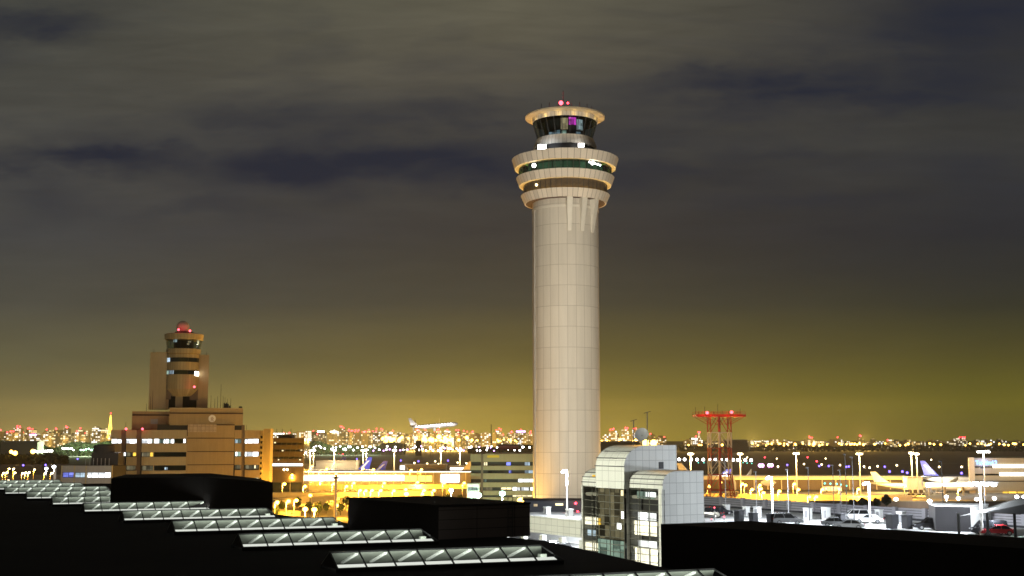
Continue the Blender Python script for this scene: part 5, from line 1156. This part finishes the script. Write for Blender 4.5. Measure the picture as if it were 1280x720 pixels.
p8 = copy_tree(p2); p8['label'] = 'airliner whose pale fin tip rises behind the white stair tower roof'; set_plane(p8, 849, 579, 760, -20)
point(P(1112, 594, 700), 45000, (1, .72, .16), None, 2, 'aircraft_fill'); point(P(1050, 594, 690), 30000, SODIUM, None, 2, 'aircraft_fill'); point(P(1163, 588, 742), 26000, WHITE, None, 2, 'aircraft_fill'); point(P(470, 572, 900), 60000, WHITE, None, 2, 'aircraft_fill'); point(P(905, 585, 770), 40000, WHITE, None, 2, 'aircraft_fill')  # points without fixtures, added to brighten the parked aircraft
# climbing airliner, lights on, put in for the take-off light streak
p9 = airliner('airliner put in for the take-off light streak, climbing just above the far skyline', 'plane_white', True)
pp_ = P(543, 533, 1500); p9.location = (pp_.x, pp_.y, pp_.z - 4); p9.rotation_euler = (0, radians(-5), 0)
for xx in (30, 8, -2, -30): MB().ball((0, 0, 0), .9, 6).build('landing_light', 'lamp_white', None).parent = p9; p9.children[-1].location = (xx, -3.2, 5.0)
for i in range(13):
    q = MB().ball((0, 0, 0), .8, 6).build('streak_ball', 'lamp_white', None); q.parent = p9; q.location = (-22 + 3.6 * i, -3.4, 5.4)  # balls outside the hull stand for the light streak
for lx_, ly_, lz_, pw_ in ((-28, -7, 8, 2200), (-12, -9, 2, 3000), (6, -9, 2, 3000), (24, -9, 2, 3000)):
    q = point((0, 0, 0), pw_, (1, .93, .85), None, .5, 'fuselage_fill'); q.parent = p9; q.location = (lx_, ly_, lz_)  # lights added beside the hull to brighten fuselage and fin
for ch in p9.children:
    if ch.name.startswith('landing_gear'): ch.scale = (1, 1, .01)

# stub lamps put in for a plane's light streak and airfield lights
def stub(name, label, cat, mat, r_, group, h=1.0):
    o = thing(name, label, cat, (0, 0, 0), 0, group); MB().tube((0, 0, 0), (0, 0, h), .12, 5).build('stub', 'dark_metal', o); MB().ball((0, 0, h + r_ * .6), r_, 6).build('lens', mat, o); return o
def scatter(proto, pts, h0=1.0):
    for i, (u, v, Y) in enumerate(pts):
        o = proto if i == 0 else copy_tree(proto)
        p_ = G(u, v, 1.2) if Y is None else P(u, v, Y); o.location = (p_.x, p_.y, 0)
        if Y is not None: fit_height(o, h0, max(1.0, p_.z))
scatter(stub('streak_light', 'brilliant white lamp in the row put in for the light streak across the runway', 'streak lamp', 'lamp_white', 2.0, 'white lamps put in for the light streak by the radio tower'), [(842 + 7.4 * i + random.uniform(-1, 1), 575 + .08 * i, None) for i in range(14)])
scatter(stub('taxiway_light', 'small blue violet taxiway light on the dark airfield', 'taxiway light', 'lamp_blue', 1.0, 'blue taxiway lights'), [(984, 581.6, None), (1061, 583.6, None), (1106, 584, None), (1112, 590, None), (1128, 590, None), (1058, 584, None), (97, 574, None), (29, 582, None), (57, 581.6, None), (1202, 592, None), (1024, 583, None), (1036, 583, None), (600, 572, None), (1134, 591.5, None), (560, 576, None), (446, 574, None), (501, 576, None), (523, 577, None)])
scatter(stub('taxiway_light', 'small red obstruction light on the dark airfield', 'taxiway light', 'lamp_red', 1.1, 'red airfield lights'), [(956, 572, None), (1009.5, 572, None), (1021, 577, None), (1211, 563, None), (27, 571.6, None), (424, 567, None), (428.5, 568, None), (80, 557, None)])
scatter(stub('taxiway_light', 'small teal taxiway light beside the orange road', 'taxiway light', 'lamp_teal', .55, 'teal taxiway lights'), [(1031, 605, 700), (1038, 605.3, 700), (1046, 605.6, 700), (1051, 606.4, 700), (1058, 608, 690), (929, 583, None), (934, 583.5, None), (940, 584, None), (880, 583, None), (873, 583, None)])
scatter(stub('taxiway_light', 'pair of magenta white lamp glows low on the dark airfield', 'taxiway light', 'lamp_magenta', 1.9, 'magenta lamps on the airfield'), [(950, 583, None), (953, 583, None), (961.5, 582.7, None), (964.5, 582.7, None)])
scatter(stub('taxiway_light', 'small white airfield light on the dark ground', 'taxiway light', 'lamp_warm', .9, 'small white airfield lights'), [(971, 573.5, None), (1005, 580.5, None), (1027, 581, None), (1050, 581.7, None), (1080, 583.6, None), (1032, 573.5, None), (1087, 585, None), (1121, 582, None), (1164, 575, None), (1174, 584, None), (1202, 584, None), (1097, 583.3, None), (972.5, 583.6, None), (934, 572, None), (482, 566, None), (504, 566.5, None), (583, 579.5, None), (572, 578.5, None), (544, 577, None), (534, 580, None), (548, 580.5, None), (518, 579, None)])
fm = stub('airfield_floodlight', 'small white floodlight in the scattered row along the far edge of the airfield', 'floodlight', 'lamp_white', 1.25, 'white floodlights along the far airfield edge', 3)
fv = copy_tree(fm); fv['label'] = 'small violet white lamp in the scattered row along the far edge of the airfield'; fv['group'] = 'violet lamps along the far airfield edge'
for ch in fv.children:
    if ch.name.startswith('lens'): ch.data = ch.data.copy(); ch.data.materials[0] = MATS['lamp_violet']
ptsW, ptsV = [], []
for i in range(64):
    u = 430 + 234 * (i / 64) + random.uniform(-3, 3); v = 560.5 + random.uniform(-2.2, 3.5)
    (ptsW if random.random() < .62 else ptsV).append((u, v, random.uniform(1650, 2250)))
scatter(fm, ptsW + [(384 + random.uniform(0, 44), 560 + random.uniform(-2, 2), 2100) for _ in range(9)] + [(44 + 2.6 * i, 565 + random.uniform(-.6, .6), 1460) for i in range(9)] + [(75 + random.uniform(0, 20), 561.5 + random.uniform(-1, 2), 2200) for _ in range(7)] + [(132 + 1.5 * i, 562, 2200) for i in range(5)], 3.0)
scatter(fv, ptsV, 3.0)
gm = copy_tree(fm); gm['label'] = 'green tinted floodlight glaring in front of the far wooded bank'; gm['group'] = 'green floodlights before the wooded bank'
for ch in gm.children:
    if ch.name.startswith('lens'): ch.data = ch.data.copy(); ch.data.materials[0] = MATS['lamp_green']
scatter(gm, [(101 + 3.3 * i, 562.3 + random.uniform(-1.3, .8), 2200) for i in range(7)] + [(82, 561, 2200), (86, 561.5, 2200), (429, 562, 2150), (432, 561.5, 2150)], 3.0)
for u0, n in ((105, 1), (118, 1), (85, 1), (405, 1), (430, 1), (460, 1)):
    p_ = P(u0, 560, 2240 if u0 < 200 else 2440); point((p_.x, p_.y, 22), 260000, (.74, 1, .56), None, 3, 'fill_beam')
om = copy_tree(fm); om['label'] = 'amber lamp in the broken line along the far shore under the skyline'; om['group'] = 'amber lamps along the far shore'
for ch in om.children:
    if ch.name.startswith('lens'): ch.data = ch.data.copy(); ch.data.materials[0] = MATS['lamp_sodium']
po = [(random.uniform(478, 585), 550.5 + random.uniform(-3, 3)) for _ in range(34)] + [(random.uniform(585, 664), 552 + random.uniform(-2, 2)) for _ in range(12)] + [(random.uniform(752, 800), 552 + random.uniform(-2, 2)) for _ in range(16)] + \
     [(random.uniform(860, 1280), 556.3 + random.uniform(-1.4, 1.2)) for _ in range(60)] + [(16, 567), (41, 566), (14, 566), (19, 568)] + [(994, 556), (995, 556.5), (1065, 555.7), (1068, 556), (1063, 556), (1093, 556)]
for i, (u, v) in enumerate(po):
    o = om if i == 0 else copy_tree(om); p_ = P(u, v, random.uniform(2700, 3300) if v < 560 else 1500); o.location = (p_.x, p_.y, 0); k_ = random.uniform(2.6, 4.4) if 470 < u < 590 and v < 556 else random.uniform(1.3, 2.3); o.scale = (k_, k_, k_); fit_height(o, 3.0, max(2.0, p_.z) / k_)
for i, (u, pw_) in enumerate([(490, 3e6), (525, 4e6), (560, 3e6), (780, 4e6), (630, 2e6), (100, 2.2e6), (60, 1.6e6), (20, 1.6e6), (420, 2e6), (1010, 1.5e6), (1080, 1.5e6), (940, 1.5e6)]):
    p_ = P(u, 549, 3350); point((p_.x, p_.y, 30), pw_ * 1.2, (1, .62, .14), None, 4, 'city_fill')  # strong points added to give the skyline walls a yellow glow

# ------------------------------------------------------------------ far skyline
def city_mat(name, dens, cols, strength, cw=6.6, ch=5.4, wall=(.26, .22, .15)):
    m = bpy.data.materials.new(name); m.use_nodes = True; t = NT(m.node_tree); b = t.n['Principled BSDF']
    g = t.node('ShaderNodeNewGeometry').outputs['Position']; x, y, z = t.sep(g); rnd = t.node('ShaderNodeObjectInfo').outputs['Random']
    cxn = t.m('FLOOR', t.m('DIVIDE', x, cw)); czn = t.m('FLOOR', t.m('DIVIDE', z, ch))
    wv, _ = t.white(t.comb(cxn, czn, t.m('MULTIPLY', rnd, 91.0))); wv2, _ = t.white(t.comb(czn, cxn, t.m('MULTIPLY', rnd, 37.0)))
    onm = t.m('LESS_THAN', wv, t.m('MULTIPLY', t.m('MULTIPLY_ADD', rnd, .9, .5), dens))
    colr = t.ramp(wv2, cols)
    fx = t.m('LESS_THAN', t.m('FRACT', t.m('DIVIDE', x, cw)), .75); fz = t.m('LESS_THAN', t.m('FRACT', t.m('DIVIDE', z, ch)), .7)
    f = t.m('MULTIPLY', t.m('MULTIPLY', onm, t.m('MULTIPLY', fx, fz)), t.m('MULTIPLY_ADD', wv2, strength, strength * .3))
    b.inputs['Base Color'].default_value = rgba(wall); b.inputs['Roughness'].default_value = .9
    t.put(b.inputs['Emission Color'], colr); t.put(b.inputs['Emission Strength'], f); m.cycles.emission_sampling = 'NONE'; MATS[name] = m
Wc, Yc_, Oc = (1, .92, .72), (1, .74, .28), (1, .5, .16)
city_mat('city_white', .50, [(0, Yc_), (.4, Wc), (1, (.9, .95, 1))], 1.9); city_mat('city_amber', .50, [(0, Oc), (.5, Yc_), (1, Wc)], 1.7); city_mat('city_dim', .30, [(0, Yc_), (1, Wc)], 1.3)
gC = 'far city buildings on the skyline'
nb = 0
def city(u, vt, wpx, Y, mat, label, roof=None, red=0):
    """one distant building; vt = photo row of its top"""
    global nb; nb += 1
    vt = vt + (550 - vt) * .10; x_ = PX(u, Y, 548); hw_ = wpx * Y / F / 2; z_ = PZ(vt, Y); d = hw_ * random.uniform(.8, 1.6)
    o = thing('city_building', label, 'building', (x_, Y, 0), 0, gC)
    m_ = MB(); m_.box(x_ - hw_, x_ + hw_, Y, Y + 2 * d, 0, z_)
    if wpx > 5 and random.random() < .5: m_.box(x_ - hw_ * .5, x_ + hw_ * .4, Y + d * .4, Y + d * 1.4, z_ + .05, z_ + 4)
    m_.build('wall', mat, o)
    if roof: MB().box(x_ - hw_ * .95, x_ + hw_ * .95, Y - .6, Y - .05, z_ - 5, z_ - 1).build('roof_light', roof, o)
    for k in range(red): MB().ball((x_ + hw_ * (random.uniform(-.9, .9) if k else 0), Y - .5, z_ + random.uniform(1, 7)), 2.0, 5).build('red_beacon', 'lamp_red', o)
    return o
def where(u):
    if u < 150: return 'beside the amber lattice tower' if u > 95 else 'beyond the far wooded bank'
    if u < 480: return 'between the dark brown office and the climbing airliner'
    if u < 600: return 'under the climbing airliner'
    if u < 670: return 'just left of the control tower shaft'
    if u < 850: return 'between the control tower and the radio tower'
    return 'on the low shore beyond the radio tower'
spec = [(13, 541, 12, 'city_white', None, 3), (21, 533.5, 9, 'city_white', None, 4), (37, 535.5, 10, 'city_amber', None, 4), (41, 541.5, 9, 'city_white', 'lamp_violet', 1), (82, 533, 6, 'city_white', None, 3), (70, 536, 9, 'city_amber', None, 3), (119, 533, 8.5, 'city_white', 'win_cream', 0), (100, 536, 6, 'city_amber', 'win_warm', 1), (58, 537, 6, 'city_amber', None, 1), (109, 536.5, 5, 'city_dim', None, 0), (131, 535.5, 12, 'city_amber', 'win_warm', 0), (350, 540, 18, 'city_white', 'band_glow', 0), (378, 538, 15, 'city_white', None, 0), (401, 537, 9, 'city_white', 'lamp_white', 0), (417, 537.5, 9, 'city_white', 'lamp_white', 0), (427, 534, 6, 'city_dim', None, 4), (436, 538, 12, 'city_amber', None, 5), (447, 539, 8, 'city_dim', None, 4), (456, 540, 9, 'city_amber', None, 2), (476, 537, 15, 'city_amber', None, 3), (491, 539, 8, 'city_white', 'lamp_white', 1),
        (521, 536.5, 9, 'city_white', None, 2), (531, 537.5, 8, 'city_white', None, 2), (547, 537, 8, 'city_dim', None, 2), (559, 537, 8, 'city_white', 'win_cream', 1), (573, 537.5, 8, 'city_amber', None, 2), (590, 540, 8, 'city_amber', None, 2), (607, 541, 12, 'city_white', None, 0), (624, 537, 8, 'city_white', None, 2), (640, 541, 8, 'city_dim', None, 3), (651, 537, 12, 'city_white', 'lamp_violet', 2), (663, 541, 6, 'city_dim', None, 2), (766, 537, 10, 'city_white', None, 3), (782, 535.5, 8, 'city_white', None, 3), (795, 535, 7, 'city_white', None, 3), (870, 547, 12, 'city_white', 'band_glow', 1), (874, 541, 3, 'city_dim', None, 3), (952, 551, 20, 'city_white', 'win_cream', 0), (972, 551, 12, 'city_amber', None, 0), (1013, 548, 6, 'city_dim', None, 3), (1047, 549, 12, 'city_white', None, 1), (1075, 546, 4, 'city_dim', None, 2), (1203, 547, 8, 'city_dim', None, 4)]
for u, vt, wp_, mt, rf, red in spec:
    lit_ = {'city_white': 'white', 'city_amber': 'amber', 'city_dim': 'sparsely'}[mt]
    city(u, vt, wp_, random.uniform(3700, 4300), mt, f"{'broad' if wp_ > 9.5 else 'slim' if wp_ < 7 else 'tall'} {lit_} lit high-rise{', bright roof line' if rf else ', red roof lamps' if red > 2 else ''}, {where(u)}", rf, red)
def fill(u0, u1, n, vlo, vhi, wlo, whi, mats, red=.2, Y0=3600, Y1=4700):
    for i in range(n):
        u = u0 + (u1 - u0) * (i + random.random()) / n; mt = random.choice(mats)
        lit_ = {'city_white': 'white', 'city_amber': 'amber', 'city_dim': 'sparsely'}[mt]
        city(u, random.uniform(vlo, vhi), random.uniform(wlo, whi), random.uniform(Y0, Y1), mt, f'small {lit_} lit far skyline block {where(u)}', None, 1 if random.random() < red else 0)
A3 = ['city_white', 'city_amber', 'city_amber', 'city_dim']
fill(-10, 145, 40, 538, 545, 3.5, 7, A3); fill(-10, 145, 22, 543, 548, 5, 10, A3, .05)
fill(340, 480, 38, 538.5, 545, 3.5, 8, A3, .3); fill(480, 668, 56, 539, 546, 3.5, 7, A3, .25); fill(748, 835, 16, 541, 547, 3.5, 7, A3, .2); fill(855, 1280, 46, 548.5, 553, 4, 12, ['city_amber', 'city_dim', 'city_dim', 'city_white'], .08)
print('city buildings', nb)
# amber lattice tower on the skyline, its floodlighting put in as glowing bars
Yt_ = 3900; lt = thing('lattice_tower', 'tall tapering amber lit lattice tower on the far skyline', 'tower', (PX(137.5, Yt_, 540), Yt_, 0)); x_ = PX(137.5, Yt_, 540); zt_ = PZ(519, Yt_); m_ = MB()
lev = [(0, 13), (.3, 7), (.55, 4.2), (.75, 2.4), (.9, 1.3), (1, .5)]
for (a, h0), (b, h1) in zip(lev, lev[1:]):
    for k in range(4):
        s0 = ((-1, -1), (1, -1), (1, 1), (-1, 1))[k]; s1 = ((-1, -1), (1, -1), (1, 1), (-1, 1))[(k + 1) % 4]
        m_.tube((x_ + s0[0] * h0, Yt_ + s0[1] * h0, a * zt_), (x_ + s0[0] * h1, Yt_ + s0[1] * h1, b * zt_), 1.0, 5); m_.tube((x_ + s0[0] * h0, Yt_ + s0[1] * h0, a * zt_), (x_ + s1[0] * h1, Yt_ + s1[1] * h1, b * zt_), .55, 4); m_.tube((x_ + s0[0] * h1, Yt_ + s0[1] * h1, b * zt_), (x_ + s1[0] * h1, Yt_ + s1[1] * h1, b * zt_), .55, 4)
m_.build('lattice', 'tower_amber_glow', lt); MB().tube((x_, Yt_, zt_), (x_, Yt_, zt_ + 12), .8, 5, .3).build('mast', 'red_paint', lt); MB().ball((x_, Yt_, zt_ + 6), 1.6, 6).build('beacon', 'lamp_red', lt)
# long low sheds at the far shore and a pale stack
for (u0, u1, v0, Y, mt, lb) in ((476, 503, 556, 2400, 'grey_wall', 'pale low shed at the far airfield edge with a bright lamp column beside it'), (318 + 22, 372, 553, 2600, 'grey_wall', 'long low shed at the far airfield edge behind the dark brown office'), (0, 46, 553, 2200, 'grey_wall', 'long low green grey shed in front of the skyline, farthest from the old block'), (660 + 90, 800, 553, 2600, 'dark_wall', 'dark low shed in front of the skyline beside the stair tower roof'), (905, 935, 551, 2900, 'dark_wall', 'dark domed shed behind the radio tower')):
    o = thing('far_shed', lb, 'shed', (PX(u0, Y), Y, 0)); z_ = PZ(v0, Y); MB().box(PX(u0, Y), PX(u1, Y), Y, Y + 30, 0, z_).build('wall', mt, o); MB().extr([(PX(u0, Y) - 1, Y - 1, z_), (PX(u0, Y) - 1, Y + 15, z_ + 3), (PX(u0, Y) - 1, Y + 31, z_)], (PX(u1, Y) - PX(u0, Y) + 2, 0, 0)).build('roof', 'terminal_roof', o)
stc = P(523, 562, 2300); o = thing('squat_stack', 'squat dark tapering stack in front of the yellow glow on the far shore', 'stack', (stc.x, stc.y, 0)); MB().lathe((stc.x, stc.y, 0), [(6.5, 0), (5.2, PZ(550.6, 2300)), (4.6, PZ(550.6, 2300)), (4.6, PZ(551, 2300))], 18, False).build('shell', 'plant_dark', o, True); MB().lathe((stc.x, stc.y, 0), [(5.35, PZ(552, 2300)), (5.5, PZ(552, 2300)), (5.4, PZ(550.9, 2300)), (5.2, PZ(550.9, 2300))], 18).build('rim', 'dark_wall', o)
# far woods: one mass of leaf clumps
def wood(name, u0, u1, v0, Y, n, seed):
    rnd = random.Random(seed); m_ = MB(); x0, x1 = PX(u0, Y), PX(u1, Y); zt_ = PZ(v0, Y)
    hump = lambda x_: .72 + .16 * sin(x_ * .031 + seed) + .12 * sin(x_ * .083 + 2 * seed)
    for i in range(n):
        x_ = rnd.uniform(x0, x1); h_ = zt_ * hump(x_); z_ = h_ * (1 - rnd.random() ** 1.5) ; y_ = Y + rnd.uniform(0, 40); s_ = rnd.uniform(1.2, 3.0)
        a = Vector((rnd.gauss(0, 1), rnd.gauss(0, 1), rnd.gauss(0, 1))).normalized(); b = a.orthogonal().normalized() * s_; c = a.cross(b).normalized() * s_; p_ = Vector((x_, y_, max(1, z_)))
        m_.quad(p_ - b - c, p_ + b - c * .6, p_ + b * .7 + c, p_ - b * .8 + c)
    o = m_.build(name, 'leaf_far', kind='stuff'); return o
wood('far_wood', -20, 150, 551, 2300, 7000, 1); wood('far_wood', 330, 505, 552.5, 2500, 7000, 2); wood('far_wood', 0, 72, 566, 1500, 2500, 3); wood('far_wood', 850, 1290, 554.5, 3200, 6000, 4); wood('far_wood', 585, 668, 556, 2700, 3000, 6)
# round bushes before the yellow roads
def bush(u, v, rpx, Y, label, seed):
    rnd = random.Random(seed); c = P(u, v, Y); R_b = rpx * Y / F; o = thing('clipped_tree', label, 'tree', (c.x, c.y, 0), 0, 'round dark trees behind the deck barrier')
    MB().tube((c.x, c.y, 0), (c.x, c.y, c.z), .25, 6, .12).build('trunk', 'bark', o); m_ = MB()
    for i in range(1400):
        d = Vector((rnd.gauss(0, 1), rnd.gauss(0, 1), rnd.gauss(0, 1))).normalized(); rr = R_b * (.55 + .5 * rnd.random()) * (.85 + .15 * sin(5 * d.x + seed) * cos(4 * d.z))
        p_ = c + d * rr; p_.z = max(.4, p_.z); s_ = rnd.uniform(.12, .34); a = Vector((rnd.gauss(0, 1), rnd.gauss(0, 1), rnd.gauss(0, 1))).normalized(); b = a.orthogonal().normalized() * s_; e_ = a.cross(b)
        m_.quad(p_ - b - e_, p_ + b - e_, p_ + b * .6 + e_, p_ - b * .6 + e_)
    m_.build('crown', 'leaf', o)
for i, (u, v, r_, Y) in enumerate([(1108, 625, 6.5, 430), (1079, 628, 6, 430), (1096, 628, 5, 440), (1066, 629, 5, 430)]): bush(u, v, r_, Y, 'round dark clipped tree on the verge behind the deck barrier', 11 + i)
# hedge-like verge wall behind the barrier
vg = thing('verge_wall', 'low brown wall along the verge behind the car park deck', 'wall', (PX(1100, 430), 430, 0)); MB().box(PX(1010, 440), PX(1280, 440), 440, 441, 0, PZ(627, 440)).build('wall', 'dark_wall', vg); MB().box(PX(1010, 440) - .1, PX(1280, 440), 439.9, 441.1, PZ(627, 440), PZ(626.2, 440)).build('coping', 'office_wall', vg)
# vehicles on the roads
for i, (u, v, b, s_) in enumerate([(1140, 621.5, 'car_white', 'van'), (1150, 622, 'car_silver', 'van'), (1115, 608, 'car_white', 'van'), (938, 621, 'car_silver', 'van'), (404, 634, 'car_black', 'van'), (374, 624, 'car_white', 'van'), (378, 623.5, 'car_white', 'sedan'), (432, 618, 'car_white', 'van'), (1175, 617, 'car_white', 'van')]):
    car(b, s_, u, v, random.choice((10, 175, -15)), f"{ {'car_white': 'white', 'car_silver': 'silver', 'car_black': 'black'}[b] } {'van' if s_ == 'van' else 'saloon'} on the {'orange lit forecourt left of the control tower' if u < 600 else 'lit road behind the car park deck'}", 0.02, 'vehicles on the roads below')

# ------------------------------------------------------------------ spots added to light the buildings
def spot(loc, aim, power, col, ang, name='fill_beam', parent=None, r_=1.0): return point(loc, power, col, parent, r_, name, ang, aim)
KEY = 2.4e5
# control tower: spots added unseen near deck posts, roof edge and tower foot
spot((PX(709, 205) - .5, 200, 24), (TX, TY, 62), KEY * 1.0, (1, .88, .68), 62)
spot((46, 215, 25), (TX, TY, 70), KEY * .9, (1, .89, .70), 58)
spot((-30, 165, 23), (TX, TY, 78), KEY * 1.15, (1, .88, .69), 50)
spot((TX - 24, TY - 8, 3), (TX - 8, TY, 26), 5e4, (1, .56, .14), 70)
spot((TX + 30, TY + 6, 6), (TX + 8, TY, 50), 3e4, (1, .62, .2), 80)
# stair tower face and side: unseen spots added to brighten both
spot((-34, 152, 26), LQ(6, 0, 18), 1.45e5, (1, 1, .84), 60)
spot((84, 128, 28), LQ(19, 4, 20), 7.5e4, (.90, .96, 1), 50)
# old block: added warm spots over the added road lamps
for i, (xx, yy_, hh) in enumerate(OLD_POS):
    spot((xx, yy_, 13), (xx - 8, YO, 26 + 10 * (i == 1)), [.27e5, .17e5, .11e5][i], [(1, .52, .07), (1, .54, .10), (1, .80, .58)][i], 120)
spot((-150, 360, 26), (-135, YO, 30), .30e5, (1, .80, .56), 75)
spot((6, 392, 12), (PX(625, 420), 420, 18), 1.4e4, (1, .74, .34), 120)
# small warm lamps under the old block's cab

HAZE = 4.5e-5
if HAZE:
    hm = bpy.data.materials.new('haze'); hm.use_nodes = True; ht = NT(hm.node_tree); ht.n.clear()
    ho = ht.node('ShaderNodeOutputMaterial'); hv = ht.node('ShaderNodeVolumePrincipled'); hv.inputs['Color'].default_value = (.93, .92, .88, 1); hv.inputs['Density'].default_value = HAZE; hv.inputs['Anisotropy'].default_value = .3
    ht.l.new(hv.outputs[0], ho.inputs['Volume']); hm.cycles.homogeneous_volume = True; MATS['haze'] = hm
    MB().box(-5500, 5500, -300, 5600, -1, 140).build('haze', 'haze', kind='stuff')

# ------------------------------------------------------------------ render settings
sc.view_settings.view_transform = 'Standard'; sc.view_settings.look = 'None'; sc.view_settings.exposure = 0; sc.view_settings.gamma = 1; sc.view_settings.use_curve_mapping = False
sc.render.engine = 'CYCLES'; cy_ = sc.cycles
cy_.use_denoising = True; cy_.max_bounces = 5; cy_.diffuse_bounces = 2; cy_.glossy_bounces = 3; cy_.transparent_max_bounces = 12; cy_.sample_clamp_indirect = 4; cy_.sample_clamp_direct = 0; cy_.caustics_reflective = False; cy_.caustics_refractive = False
cy_.use_light_tree = True; cy_.filter_width = 1.6
